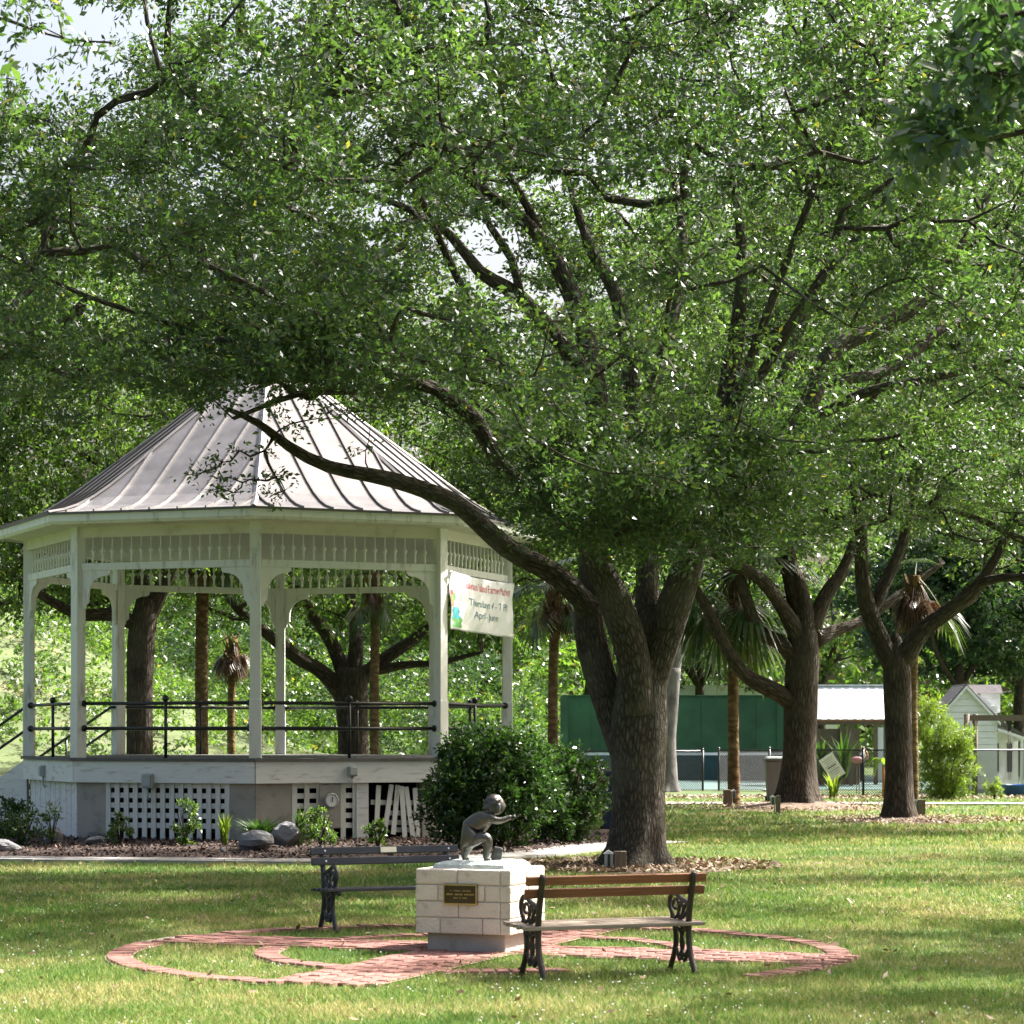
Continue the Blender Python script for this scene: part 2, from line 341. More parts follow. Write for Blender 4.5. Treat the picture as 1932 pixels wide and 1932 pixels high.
court_line = walk_slabs('court_path', [(3.8, 73.6), (6, 73.8), (7.8, 74.2), (8.4, 78), (8.5, 82)], .9, 1.2)
sheet('tennis_court', [(-3, 82.3), (16, 82.3), (16, 111), (-3, 111)], .02, M['court'])

# mulch bed in front of the gazebo
GZ = np.array([-4.515, 47.3]); GR = 4.43; PHI = R_(-2.5)
def gv(k, r=GR): a = PHI + k * math.pi / 4; return np.array([-r * math.sin(a), -r * math.cos(a)])
front = [q for q in walk_line if -10.6 < q[0] < 1.9]
bed = [(q[0], q[1] + .46) for q in front] + [(2.4, 47.5), (.6, 50), (-4, 50), (-9.5, 50), (-10.6, 44)]
sheet('mulch_bed', bed, .03, M['mulch'])
def in_poly(x, y, poly):
    ins = np.zeros(len(x), bool); p = np.asarray(poly); j = len(p) - 1
    for i in range(len(p)):
        c = ((p[i, 1] > y) != (p[j, 1] > y)) & (x < (p[j, 0] - p[i, 0]) * (y - p[i, 1]) / (p[j, 1] - p[i, 1] + 1e-12) + p[i, 0]); ins ^= c; j = i
    return ins
def flakes(name, xy, z, size, mat, parent=None, tilt=.5, seed=1):
    g = np.random.default_rng(seed); N = len(xy); c = np.column_stack([xy, np.full(N, z) + g.uniform(0, .03, N)])
    a = g.uniform(0, 2 * np.pi, N); s = size * g.uniform(.5, 1.3, N); u = np.stack([np.cos(a), np.sin(a), g.normal(0, tilt, N)], 1); v = np.stack([-np.sin(a), np.cos(a), g.normal(0, tilt, N)], 1) * .45
    V = np.stack([c - u * s[:, None], c + v * s[:, None], c + u * s[:, None], c - v * s[:, None]], 1).reshape(-1, 3)
    V[:, 2] = np.maximum(V[:, 2], z - .005)
    o = soup(name, V, 4, mat, parent, g.uniform(0, 1, N)); o['kind'] = 'stuff'; return o
q = rng.uniform([-10.6, 36], [2.4, 46], (16000, 2)); q = q[in_poly(q[:, 0], q[:, 1], bed)]
M['chip'] = leaf_mat('wood_chip', [(.025, .013, .01), (.045, .025, .018), (.08, .045, .03), (.2, .13, .09)], trans=.02, rough=.8)
o = flakes('mulch_chips', q, .04, .035, M['chip'], seed=3); tag(o, 'dark red-brown wood chip mulch in the bed before the gazebo', 'mulch')

# ------------------------------------------------------------------ brick circle
PC = np.array([-.263, 21.6]); PR = R_(-20.5)          # plinth centre and yaw
BC = np.array([-.27, 21.3])
def rotd(v, a): return np.array([v[0] * math.cos(a) - v[1] * math.sin(a), v[0] * math.sin(a) + v[1] * math.cos(a)])
plaza = link('brick_circle', MB().raw([], []).mesh('brick_circle', None)) if False else None
mbm = MB()
bricks = []                                            # (x, y, yaw, length, width)
def in_bench_gap(a): a = (math.degrees(a) + 360) % 360; return 241 < a < 314
for rr, wd, gap in ((2.985, .21, True), (1.78, .21, False)):
    nb = int(2 * math.pi * rr / .112)
    for i in range(nb):
        a = 2 * math.pi * i / nb
        if gap and in_bench_gap(a): continue
        p = BC + rr * np.array([math.cos(a), math.sin(a)])
        loc = rotd(p - PC, -PR)
        if abs(loc[0]) < .44 and abs(loc[1]) < 3.1 or abs(loc[1]) < .44 and abs(loc[0]) < 3.1: continue
        if not gap and 292 < math.degrees(a) % 360 < 330: continue
        bricks.append((p[0], p[1], a, wd, .1))
for ax in (0, 1):
    for row in range(8):
        off = (row - 3.5) * .108
        s = -3.2 + (row % 2) * .105
        while s < 3.2:
            l_ = (s, off) if ax == 0 else (off, s)
            if not (ax == 1 and abs(l_[1]) < .44) and not (abs(l_[0]) < .36 and abs(l_[1]) < .36):
                p = PC + rotd(np.array(l_), PR)
                if np.linalg.norm(p - BC) < 3.07: bricks.append((p[0], p[1], PR + (0 if ax == 0 else math.pi / 2), .2, .1))
            s += .21
pm = MB()                                              # mortar bed under the bricks
for rr0, rr1, gap in ((2.87, 3.1, True), (1.67, 1.89, False)):
    N = 160
    for i in range(N):
        a0, a1 = 2 * math.pi * i / N, 2 * math.pi * (i + 1) / N
        if gap and in_bench_gap((a0 + a1) / 2): continue
        if not gap and 292 < math.degrees(a0) % 360 < 330: continue
        pm.raw([(*(BC + r * np.array([math.cos(a), math.sin(a)])), .012) for r, a in ((rr0, a0), (rr1, a0), (rr1, a1), (rr0, a1))], [(0, 1, 2, 3)])
for ax in (0, 1):
    c = [(-3.1, -.44), (3.1, -.44), (3.1, .44), (-3.1, .44)]
    if ax: c = [(y, x) for x, y in c][::-1]
    pm.raw([(*(PC + rotd(np.array(q), PR)), .016 + ax * .004) for q in c], [(0, 1, 2, 3)])
plaza = pm.build('brick_circle', M['brick_mortar']); plaza['kind'] = 'structure'
bm_ = {}
def brick_mesh(L, W):
    if (L, W) not in bm_:
        h = .05; e = .006; mb = MB()
        mb.raw([(-L / 2, -W / 2, 0), (L / 2, -W / 2, 0), (L / 2, W / 2, 0), (-L / 2, W / 2, 0)] +
               [(-L / 2, -W / 2, h - e), (L / 2, -W / 2, h - e), (L / 2, W / 2, h - e), (-L / 2, W / 2, h - e)] +
               [(-L / 2 + e, -W / 2 + e, h), (L / 2 - e, -W / 2 + e, h), (L / 2 - e, W / 2 - e, h), (-L / 2 + e, W / 2 - e, h)],
               [(0, 1, 5, 4), (1, 2, 6, 5), (2, 3, 7, 6), (3, 0, 4, 7), (4, 5, 9, 8), (5, 6, 10, 9), (6, 7, 11, 10), (7, 4, 8, 11), (8, 9, 10, 11)])
        bm_[(L, W)] = mb.mesh('brick', M['brick'])
    return bm_[(L, W)]
bricks = sorted(bricks, key=lambda q: q[1])
rest = MB()
for i, (x, y, a, L, W) in enumerate(bricks):
    z = -.018 + random.uniform(-.006, .005); L2, W2 = L - .008, W - .006
    if i < 290: link('brick', brick_mesh(round(L2, 4), round(W2, 4)), plaza, (x, y, z), (random.uniform(-.012, .012), random.uniform(-.012, .012), a + random.uniform(-.02, .02)))
    else: rest.box((x, y, z + .025), (L2, W2, .05), Matrix.Rotation(a + random.uniform(-.02, .02), 3, 'Z'))
ro = rest.build('brick_paving', M['brick'], plaza); ro['kind'] = 'stuff'
print('bricks', len(bricks))

# ------------------------------------------------------------------ gazebo
gz = thing('gazebo', 'white octagonal gazebo with grey metal roof and black pipe railings', 'gazebo', (GZ[0], GZ[1], 0))
FZ = 1.42
def octo(r, z): return [(*gv(k, r), z) for k in range(8)]
def prism8(r0, z0, r1, z1, name, mat):
    mb = MB().raw(octo(r0, z0) + octo(r1, z1), [tuple(range(8)), tuple(range(15, 7, -1))] + [(k, 8 + k, 8 + (k + 1) % 8, (k + 1) % 8) for k in range(8)])
    return mb.build(name, mat, gz)
prism8(GR + .16, FZ - .05, GR + .16, FZ, 'deck', M['deck'])
def side_frame(k):                                     # from vertex k+1 to k : left to right for the front sides
    a = gv(k + 1); b = gv(k); t = b - a; L = np.linalg.norm(t); t = t / L; n = np.array([t[1], -t[0]])
    if n.dot((a + b) / 2) < 0: n = -n
    return a, t, n, L
def sbox(k, u0, u1, z0, z1, thick, off, name, mat, parent=gz):
    a, t, n, L = side_frame(k); c = a + t * (u0 + u1) / 2 + n * off
    rot = Matrix(((t[0], n[0], 0), (t[1], n[1], 0), (0, 0, 1)))
    return MB().box((c[0], c[1], (z0 + z1) / 2), (u1 - u0, thick, z1 - z0), rot).build(name, mat, parent)
for k in range(8):
    a, t, n, L = side_frame(k)
    sbox(k, -.03, L + .03, 1.0, FZ - .054, .06, .075, 'fascia_board', M['white_boards'])
    # frieze: bottom rail, spindles, top beam
    sbox(k, .09, L - .09, 4.66, 4.78, .09, 0, 'frieze_rail', M['white'])
    sbox(k, .06, L - .06, 4.745, 4.775, .14, .0, 'frieze_ledge', M['white']) if False else None
    sbox(k, .05, L - .05, 5.22, 5.50, .13, 0, 'frieze_beam', M['cream'])
# posts
for k in range(8):
    p = gv(k); a = PHI + k * math.pi / 4
    mb = MB().box((0, 0, (FZ + 5.42) / 2), (.185, .185, 5.42 - FZ)).box((0, 0, FZ + .5), (.205, .205, 1.0))
    bevel(mb.build('post', M['white'], gz, loc=(p[0], p[1], 0), rot=(0, 0, -a)), .012)
# spindles
sp = MB().lathe([(.012, 0), (.018, .02), (.024, .06), (.02, .12), (.028, .18), (.045, .21), (.03, .235), (.014, .26), (.012, .40), (.018, .44)], 6).mesh('spindle', M['white'], True)
for k in range(8):
    a, t, n, L = side_frame(k); N = 16
    for i in range(N):
        q = a + t * (.2 + (L - .4) * (i + .5) / N); link('spindle', sp, gz, (q[0], q[1], 4.78))
# brackets
arc = [(0, 0), (.54, 0), (.54, -.05), (.50, -.09), (.45, -.10)] + [(.45 - .33 * math.sin(s), -.43 + .33 * math.cos(s)) for s in np.linspace(.15, math.pi / 2, 9)] + [(.115, -.50), (.12, -.55), (.06, -.60), (.05, -.66), (0, -.68)]
for k in range(8):
    a, t, n, L = side_frame(k)
    for sgn, q in ((1, a + t * .093), (-1, a + t * (L - .093))):
        Mx = Matrix(((t[0] * sgn, n[0], 0, q[0]), (t[1] * sgn, n[1], 0, q[1]), (0, 0, 1, 4.66), (0, 0, 0, 1)))
        MB().prism(arc, .05, Mx).build('bracket', M['white'], gz)
# ceiling, eave, roof
prism8(GR - .05, 5.24, GR - .05, 5.28, 'ceiling', M['ceiling'])
ER = GR + .62
mb = MB()
for k in range(8):                                     # sloping soffit and eave board
    pass
prism8(GR + .07, 5.40, ER - .06, 5.46, 'soffit', M['cream'])
for k in range(8):
    i0, i1 = gv(k, ER), gv(k + 1, ER); j0, j1 = gv(k, ER - .05), gv(k + 1, ER - .05)
    MB().raw([(*i0, 5.60), (*i1, 5.60), (*i1, 5.47), (*i0, 5.47), (*j0, 5.60), (*j1, 5.60), (*j1, 5.42), (*j0, 5.42)],
             [(0, 1, 2, 3), (4, 7, 6, 5), (3, 2, 6, 7), (0, 4, 5, 1), (0, 3, 7, 4), (1, 5, 6, 2)]).build('eave_board', M['white'], gz)
prof = [(ER + .03, 5.615), (4.75, 5.68), (4.45, 5.78), (4.1, 5.95), (3.75, 6.17), (3.4, 6.42), (2.2, 7.30), (1.1, 8.10), (.06, 8.86)]
def rz_at(r): return float(np.interp(-r, [-q[0] for q in prof], [q[1] for q in prof]))
CT = math.cos(math.pi / 8)
for k in range(8):
    mb = MB(); vs = []
    for r, z in prof: vs += [(*gv(k, r), z), (*gv(k + 1, r), z)]
    mb.raw(vs, [(2 * i, 2 * i + 1, 2 * i + 3, 2 * i + 2) for i in range(len(prof) - 1)])
    face = mb.build('roof_panel', M['roof_metal'], gz)
    a, t, n, L = side_frame(k); half = ER * math.sin(math.pi / 8)
    MB().raw([(*gv(k, ER + .035), 5.585), (*gv(k + 1, ER + .035), 5.585), (*gv(k + 1, ER + .035), 5.625), (*gv(k, ER + .035), 5.625),
              (*gv(k, ER), 5.585), (*gv(k + 1, ER), 5.585), (*gv(k + 1, ER), 5.625), (*gv(k, ER), 5.625)],
             [(0, 1, 2, 3), (4, 7, 6, 5), (0, 4, 5, 1), (3, 2, 6, 7)]).build('drip_edge', M['roof_seam'], face)
    for s in np.arange(-3, 4) * .53:
        rmin = max(abs(s) / math.tan(math.pi / 8) / CT, .25)
        if rmin > ER - .15: continue
        rr = [q[0] for q in prof if q[0] > rmin] + [rmin]; mid = MB(); vs = []
        for r in rr:
            c = n * r * CT + t * s; z = rz_at(r)
            for du, dz in ((-.014, -.005), (-.014, .042), (.014, .042), (.014, -.005)): vs.append((c[0] + t[0] * du, c[1] + t[1] * du, z + dz))
        mid.raw(vs, [(4 * i + j, 4 * i + (j + 1) % 4, 4 * i + 4 + (j + 1) % 4, 4 * i + 4 + j) for i in range(len(rr) - 1) for j in range(4)] + [(3, 2, 1, 0)]).build('roof_seam', M['roof_seam'], face)
    vs = []
    for r, z in prof:
        p = gv(k, r); d = gv(k + 2, 1.); vs += [(p[0] - d[0] * .05, p[1] - d[1] * .05, z + .012), (p[0], p[1], z + .045), (p[0] + d[0] * .05, p[1] + d[1] * .05, z + .012)]
    MB().raw(vs, [(3 * i + j, 3 * i + j + 1, 3 * i + j + 4, 3 * i + j + 3) for i in range(len(prof) - 1) for j in (0, 1)]).build('hip_cap', M['roof_metal'], gz)
MB().lathe([(.12, 8.78), (.12, 8.9), (.05, 8.95), (.09, 9.05), (.03, 9.15), (.0, 9.35)], 10).build('finial', M['roof_metal'], gz, True)
# railings (not on the stair side 2)
for k in (0, 1, 3, 4, 5, 6, 7):
    a, t, n, L = side_frame(k)
    for z in (1.93, 2.36):
        p0 = a + t * .1; p1 = a + t * (L - .1)
        rl = MB().tube([(*p0, z), (*((p0 + p1) / 2), z), (*p1, z)], .03, 8).build('rail', M['black_iron'], gz, True)
        for p, s in ((p0, 1), (p1, -1)):
            MB().tube([(*p, z), (*(p + t * s * .035), z)], .058, 10).build('flange', M['black_iron'], rl, True)
    c = a + t * L / 2
    bl = MB().tube([(*c, FZ), (*c, 2.39)], .028, 8).build('baluster', M['black_iron'], gz, True)
    MB().lathe([(.001, 2.38), (.045, 2.40), (.06, 2.44), (.045, 2.48), (.001, 2.50)], 10, (c[0], c[1], 0)).build('ball_knob', M['black_iron'], bl, True)
# stairs on side 2
a, t, n, L = side_frame(2)
for i in range(7):
    d = .15 + .30 * i; z = FZ - .2 * (i + 1); c = a + t * L / 2 + n * (d + .15)
    MB().box((c[0], c[1], z - .02), (L - .5, .32, .05), Matrix(((t[0], n[0], 0), (t[1], n[1], 0), (0, 0, 1)))).build('step', M['deck'], gz)
for u in (.12, L - .12):
    q = a + t * u; z0 = FZ
    poly = [(.1, FZ - .04), (2.3, .02), (2.3, 0), (.1, 0)]
    Mx = Matrix(((n[0], t[0], 0, q[0]), (n[1], t[1], 0, q[1]), (0, 0, 1, 0), (0, 0, 0, 1)))
    MB().prism(poly, .08, Mx).build('stringer', M['white_boards'], gz)
    for z in (1.93, 2.36):
        e = q + n * 2.3; MB().tube([(q[0], q[1], z), (*(q + n * .1), z), (e[0], e[1], z - 1.35)], .028, 8).build('handrail', M['black_iron'], gz, True)
    for d in (1.1, 2.2):
        e = q + n * d; zt = 2.36 - (d - .1) / 2.2 * 1.35; MB().tube([(*e, zt - .95), (*e, zt)], .024, 8).build('handrail_post', M['black_iron'], gz, True)
# underfloor: piers, siding, lattice
L = side_frame(0)[3]
def pier(k, u0, u1): sbox(k, u0, u1, 0, .998, .3, -.14, 'pier', M['concrete'])
pier(0, 0, .16 * L); pier(0, .86 * L, L); pier(7, 0.0, .19 * L); pier(7, .9 * L, L)
for k in (2, 3, 4, 5, 6): sbox(k, .02, L - .02, 0, 1.0, .04, -.03, 'skirt_panel', M['concrete'])
for i in range(18): sbox(1, .1 + i * (L - .2) / 18 + .008, .1 + (i + 1) * (L - .2) / 18 - .008, 0, 1.0, .03 + .006 * (i % 2), -.02, 'skirt_board', M['white_boards'])
sbox(1, .05, L - .05, 0, 1.0, .02, -.06, 'skirt_backing', M['concrete'])
def lattice(k, u0, u1, nv):
    st = (u1 - u0) / nv
    for i in range(nv + 1): sbox(k, u0 + i * st - .045, u0 + i * st + .045, .02, .998, .022, .005 + random.uniform(-.003, .003), 'lattice_slat', M['white'])
    for z in (.27, .44, .61, .78, .955): sbox(k, u0 - .04, u1 + .04, z - .045, z + .045, .02, -.018, 'lattice_slat', M['white'])
lattice(0, .16 * L + .05, .86 * L - .05, 13)
lattice(7, .19 * L + .05, .53 * L, 5)
sbox(7, .535 * L, .60 * L, 0.01, .998, .03, .02, 'trim_board', M['white_boards'])
a7, t7, n7, L7 = side_frame(7)
for u0, u1, z0, z1 in ((.64, .66, .02, .95), (.685, .73, .08, .96), (.735, .765, .10, .95), (.80, .785, .0, .93), (.845, .81, .02, .92), (.87, .86, .05, .9)):
    p = a7 + t7 * u0 * L7 + n7 * .03; q = a7 + t7 * u1 * L7 - n7 * .01
    MB().bar((p[0], p[1], z0), (q[0], q[1], z1), .085, .022, up=(n7[0], n7[1], 0)).build('broken_slat', M['white'], gz)
for z, u0, u1 in ((.66, .62, .74), (.64, .79, .90), (.31, .63, .88), (.47, .72, .89), (.18, .75, .9)):
    p = a7 + t7 * u0 * L7 - n7 * .03; q = a7 + t7 * u1 * L7 - n7 * .05
    MB().bar((p[0], p[1], z), (q[0], q[1], z + random.uniform(-.02, .02)), .085, .02, up=(n7[0], n7[1], 0)).build('broken_slat', M['white'], gz)
prism8(GR - .9, .0, GR - .9, .9, 'underfloor_shade_block', plain('underfloor_shade', (.012, .011, .010), .95, bump=.1))  # near-black filler, painted shade for the dark space under the deck
# electric boxes and gauge
def onside(k, u, z, off=.12):
    a, t, n, L = side_frame(k); p = a + t * u * L + n * off; return (GZ[0] + p[0], GZ[1] + p[1], z), math.atan2(t[1], t[0])
def ebox(k, u, z, sx, sz, label, lid=False):
    loc, rz = onside(k, u, z, .155); t = thing('outlet_box', label, 'outlet box', loc, rz, None)
    bevel(MB().box((0, .02, 0), (sx, .1, sz)).build('case', M['grey_box'], t), .01)
    c = MB().box((0, -.04, .0), (sx * .8, .03, sz * .8)).build('cover', M['grey_box'], t); bevel(c, .008)
    MB().tube([(0, .02, -sz / 2), (.0, .02, -sz / 2 - .14), (.0, .06, -sz / 2 - .2)], .014, 6).build('conduit', M['grey_box'], t, True)
    return t
ebox(0, .42, 1.03, .20, .25, 'large grey electric box below the deck edge above the long lattice panel')
ebox(7, .50, 1.2, .17, .17, 'grey outlet box on the white deck fascia above the broken lattice')
ebox(1, .45, 1.17, .13, .2, 'small grey outlet box on the left fascia board beside the stairs')
loc, rz = onside(7, .39, .60, .07)
t = thing('dial_meter', 'round grey dial meter with white face on plate in the lattice', 'meter', loc, rz)
MB().box((0, .02, 0), (.38, .03, .72)).build('back_plate', M['concrete'], t)
mm = MB().lathe([(.12, 0), (.13, .02), (.13, .06), (.105, .075), (.1, .06)], 20)
o = mm.build('bezel', M['grey_box'], t, True, loc=(0, .0, .1), rot=(R_(90), 0, 0))
MB().lathe([(.1, .0), (.1, .065)], 20).build('dial_face', M['sign_white'], t, loc=(0, 0, .1), rot=(R_(90), 0, 0))
MB().box((.01, -.071, .12), (.015, .006, .09)).build('needle', M['sign_ink'], t)

# ------------------------------------------------------------------ banner
a, t, n, L = side_frame(6)
bo = GZ + a + n * .16
rz = math.atan2(t[1], t[0])
bn = thing('banner', 'white vinyl market banner with red and teal lettering tied between gazebo posts', 'banner', (bo[0], bo[1], 0), rz)
if n.dot(np.array([-math.sin(rz), math.cos(rz)])) > 0: sgn = 1
else: sgn = -1
W0, W1, Z0, Z1 = .06, L - .12, 3.66, 4.68
def bulge(u, v): return sgn * (.05 * math.sin(u * 3.1) * math.sin(v * 3) + .018 * math.sin(u * 14 + v * 6) * (1 - v * .3) + .012 * math.sin(u * 25 - v * 11))
mb = MB(); nu, nv = 50, 24
def bz(u, v): return Z0 + (Z1 - Z0) * v - .05 * u - .04 * math.sin(math.pi * u) * v
vs = [(W0 + (W1 - W0) * i / nu, bulge(i / nu, j / nv), bz(i / nu, j / nv)) for j in range(nv + 1) for i in range(nu + 1)]
mb.raw(vs, [(j * (nu + 1) + i, j * (nu + 1) + i + 1, (j + 1) * (nu + 1) + i + 1, (j + 1) * (nu + 1) + i) for j in range(nv) for i in range(nu)])
sh = mb.build('sheet', M['vinyl'], bn, True)
sm = sh.modifiers.new('thickness', 'SOLIDIFY'); sm.thickness = .003; sm.offset = 0
def text_mesh(s, size, width=None, align='LEFT'):
    cu = bpy.data.curves.new('txt', 'FONT'); cu.body = s; cu.size = size; cu.extrude = 0; cu.align_x = align; cu.resolution_u = 4
    ob = bpy.data.objects.new('txt', cu); COL.objects.link(ob); bpy.context.view_layer.update()
    me = bpy.data.meshes.new_from_object(ob.evaluated_get(bpy.context.evaluated_depsgraph_get())); bpy.data.objects.remove(ob)
    co = np.empty(len(me.vertices) * 3, np.float32); me.vertices.foreach_get('co', co); co = co.reshape(-1, 3)
    if width:
        sp_ = co[:, 0].max() - co[:, 0].min(); co[:, 0] = (co[:, 0] - co[:, 0].min()) * width / sp_
    return me, co
def banner_text(s, size, u0, u1, vz, mat):
    wid = lambda q: float(np.ptp(text_mesh(q, size)[1][:, 0])); k = (u1 - u0) * (W1 - W0) / wid(s); at = 0
    for word in s.split(' '):
        idx = s.index(word, at); at = idx + len(word); x0 = wid(s[:at]) - wid(word); me, co = text_mesh(word, size); co[:, 0] += x0 - co[:, 0].min(); out = []
        for x, y, _ in co:
            u = u0 + x * k / (W1 - W0); v = vz + y / (Z1 - Z0); out.append((W0 + (W1 - W0) * u, bulge(u, v) + sgn * .006, bz(u, v)))
        me.vertices.foreach_set('co', np.array(out, np.float32).ravel()); me.materials.clear(); me.materials.append(mat); me.update(); link('lettering', me, bn)
banner_text("Sullivans Island Farmers Market", .21, .20, .94, .76, M['red_ink'])
banner_text('Thursdays 4 - 7 PM', .19, .25, .88, .47, M['teal_ink'])
banner_text('April - June', .19, .34, .72, .26, M['teal_ink'])
def patch(u0, u1, v0, v1, mat, k):
    mb = MB(); g = []
    for j in range(7):
        for i in range(5):
            w_ = 1 + .25 * math.sin(j * 1.7 + k); u = u0 + (u1 - u0) * (i / 4 - .5) * w_ + (u1 - u0) / 2; v = v0 + (v1 - v0) * j / 6
            g.append((W0 + (W1 - W0) * u, bulge(u, v) + sgn * (.004 + .001 * k), bz(u, v)))
    mb.raw(g, [(j * 5 + i, j * 5 + i + 1, j * 5 + i + 6, j * 5 + i + 5) for j in range(6) for i in range(4)]).build('printed_picture', mat, bn)
patch(.03, .16, .04, .22, M['leafgreen_ink'], 0); patch(.03, .13, .2, .40, M['sea_ink'], 1); patch(.01, .05, .40, .62, M['orange_ink'], 2); patch(.03, .07, .5, .64, M['leafgreen_ink'], 3); patch(.015, .045, .6, .68, M['red_ink'], 4)
for u, v in ((.0, 1), (1, 1), (0, 0), (1, 0), (.33, 0), (.66, 0)):
    MB().lathe([(.02, 0), (.02, .006)], 8).build('grommet', M['bolt'], bn, loc=(W0 + (W1 - W0) * min(max(u, .015), .985), bulge(u, v) + sgn * .004, bz(u, v) + (.02 if v == 0 else -.02)), rot=(R_(90), 0, 0))

# ------------------------------------------------------------------ plinth, plaque and statue
pl = thing('plinth', 'cream concrete block plinth carrying the bronze child statue', 'plinth', (PC[0], PC[1], 0), PR)
WB, WC = .70, .85
bevel(MB().box((0, 0, .085), (WB, WB, .19)).build('footing', M['concrete'], pl), .012)
MB().box((0, 0, .445), (WC - .03, WC - .03, .53)).build('core', M['mortar'], pl)
ch = .136
for row in range(4):
    z = .172 + ch * (row + .5)
    for side in range(4):
        ang = side * math.pi / 2; off = .0 if row % 2 else .2
        edges = [-WC / 2]; x = -WC / 2 + (.21 if row % 2 == 0 else .40) + random.uniform(-.03, .03)
        stp = .40 if side in (0, 2) else .225
        while x < WC / 2 - .1: edges.append(x); x += stp + random.uniform(-.02, .02)
        edges.append(WC / 2)
        for e0, e1 in zip(edges[:-1], edges[1:]):
            lo = e0 + (.004 if e0 > -WC / 2 else 0); hi = e1 - (.004 if e1 < WC / 2 else (.092 if True else 0))
            rot = Matrix.Rotation(ang, 3, 'Z'); c = rot @ Vector(((lo + hi) / 2, -WC / 2 + .045, 0))
            o = MB().box((0, 0, 0), (hi - lo, .09 + random.uniform(-.003, .003), ch - .006)).build('block', M['stone_block'], pl, loc=(c.x, c.y, z), rot=(0, 0, ang))
            bevel(o, .016 if row == 3 else .009, 2)
MB().box((0, 0, .703), (WC - .2, WC - .2, .028)).build('top_slab', M['stone_block'], pl)
pq = thing('plaque', 'small bronze memorial plaque with gold rim on the plinth front', 'plaque', tuple(np.append(PC + rotd(np.array([-.015, -WC / 2 - .008]), PR), .505)), PR)
MB().box((0, 0, 0), (.30, .014, .168)).build('plate', M['plaque'], pq)
for c, s in (((0, -.009, .079), (.30, .012, .01)), ((0, -.009, -.079), (.30, .012, .01)), ((-.145, -.009, 0), (.01, .012, .148)), ((.145, -.009, 0), (.01, .012, .148))):
    MB().box(c, s).build('rim', M['gold'], pq)
for z, wds, h in ((.03, (.02, .06, .08), .009), (.0, (.06, .07, .09), .014), (-.03, (.04, .012, .04), .009)):
    tot = sum(wds) + .015 * (len(wds) - 1); x = -tot / 2
    for w_ in wds:
        nl = max(1, int(w_ / .012))
        for i in range(nl): MB().box((x + (i + .5) * w_ / nl, -.0085, z + random.uniform(-.001, .001)), (w_ / nl * .62, .004, h * random.uniform(.75, 1.1))).build('raised_mark', M['gold'], pq)
        x += w_ + .015

st = thing('statue', 'bronze statue of a crouching child holding out a small slab', 'statue', (PC[0] + .01, PC[1], .716), 0)
PL = .31
mb = MB(); nn = 14; g2 = np.random.default_rng(4)
vs = []
for j in range(nn):
    for i in range(nn):
        x = -PL + 2 * PL * i / (nn - 1); y = -PL + 2 * PL * j / (nn - 1); e = max(abs(x), abs(y)) / PL
        vs.append((x, y, .052 - (.024 if e > .99 else 0) + g2.uniform(-.005, .007)))
mb.raw(vs, [(j * nn + i, j * nn + i + 1, (j + 1) * nn + i + 1, (j + 1) * nn + i) for j in range(nn - 1) for i in range(nn - 1)])
ring = [j for j in range(nn)] + [j * nn + nn - 1 for j in range(1, nn)] + [(nn - 1) * nn + i for i in range(nn - 2, -1, -1)] + [j * nn for j in range(nn - 2, 0, -1)]
b0 = len(mb.v); mb.raw([(mb.v[i][0] * 1.04, mb.v[i][1] * 1.04, 0) for i in ring], [])
mb.f += [(ring[i], b0 + i, b0 + (i + 1) % len(ring), ring[(i + 1) % len(ring)]) for i in range(len(ring))]
mb.build('base_plate', M['verdigris'], st, rot=(0, 0, PR))
def skin(name, joints, edges, mat, parent, sub=2, root=0):
    me = bpy.data.meshes.new(name); me.from_pydata([j[0] for j in joints], edges, []); me.materials.append(mat)
    o = link(name, me, parent); md = o.modifiers.new('skin', 'SKIN'); md.use_smooth_shade = True
    if not me.skin_vertices: me.skin_vertices.new()
    for i, j in enumerate(joints):
        r = j[1]; r = tuple(q * 1.16 for q in (r if isinstance(r, tuple) else (r, r))); me.skin_vertices[0].data[i].radius = r if isinstance(r, tuple) else (r, r); me.skin_vertices[0].data[i].use_root = (i == root)
    s = o.modifiers.new('sub', 'SUBSURF'); s.levels = sub; s.render_levels = sub
    return o
B0 = .05
J = [((-.115, 0, .20 + B0), (.092, .096)),      #0 pelvis
     ((-.085, 0, .275 + B0), (.084, .09)),      #1 waist
     ((-.018, 0, .33 + B0), (.078, .088)),       #2 chest
     ((.05, 0, .378 + B0), (.056, .078)),         #3 shoulders
     ((.078, 0, .405 + B0), .03),               #4 neck
     ((.098, 0, .436 + B0), .034),              #5 skull base
     # near (camera side) leg: knee forward, shin down
     ((-.06, -.062, .19 + B0), .06), ((.035, -.075, .205 + B0), .05), ((.055, -.075, .17 + B0), .043), ((.04, -.072, .09 + B0), .034), ((.03, -.07, .025 + B0), .024), ((.04, -.072, .008 + B0), .022), ((.085, -.075, .006 + B0), .018),
     # far leg, drawn back
     ((-.13, .06, .14 + B0), .058), ((-.14, .065, .095 + B0), .045), ((-.15, .065, .05 + B0), .03), ((-.155, .065, .012 + B0), .024), ((-.105, .065, .006 + B0), .019),
     # near arm
     ((.07, -.085, .368 + B0), .032), ((.115, -.10, .345 + B0), .026), ((.175, -.085, .35 + B0), .022), ((.225, -.07, .372 + B0), .017), ((.252, -.062, .375 + B0), .017),
     # far arm
     ((.075, .085, .362 + B0), .032), ((.12, .085, .325 + B0), .025), ((.19, .05, .345 + B0), .02), ((.235, .0, .365 + B0), .017), ((.255, -.01, .37 + B0), .017)]
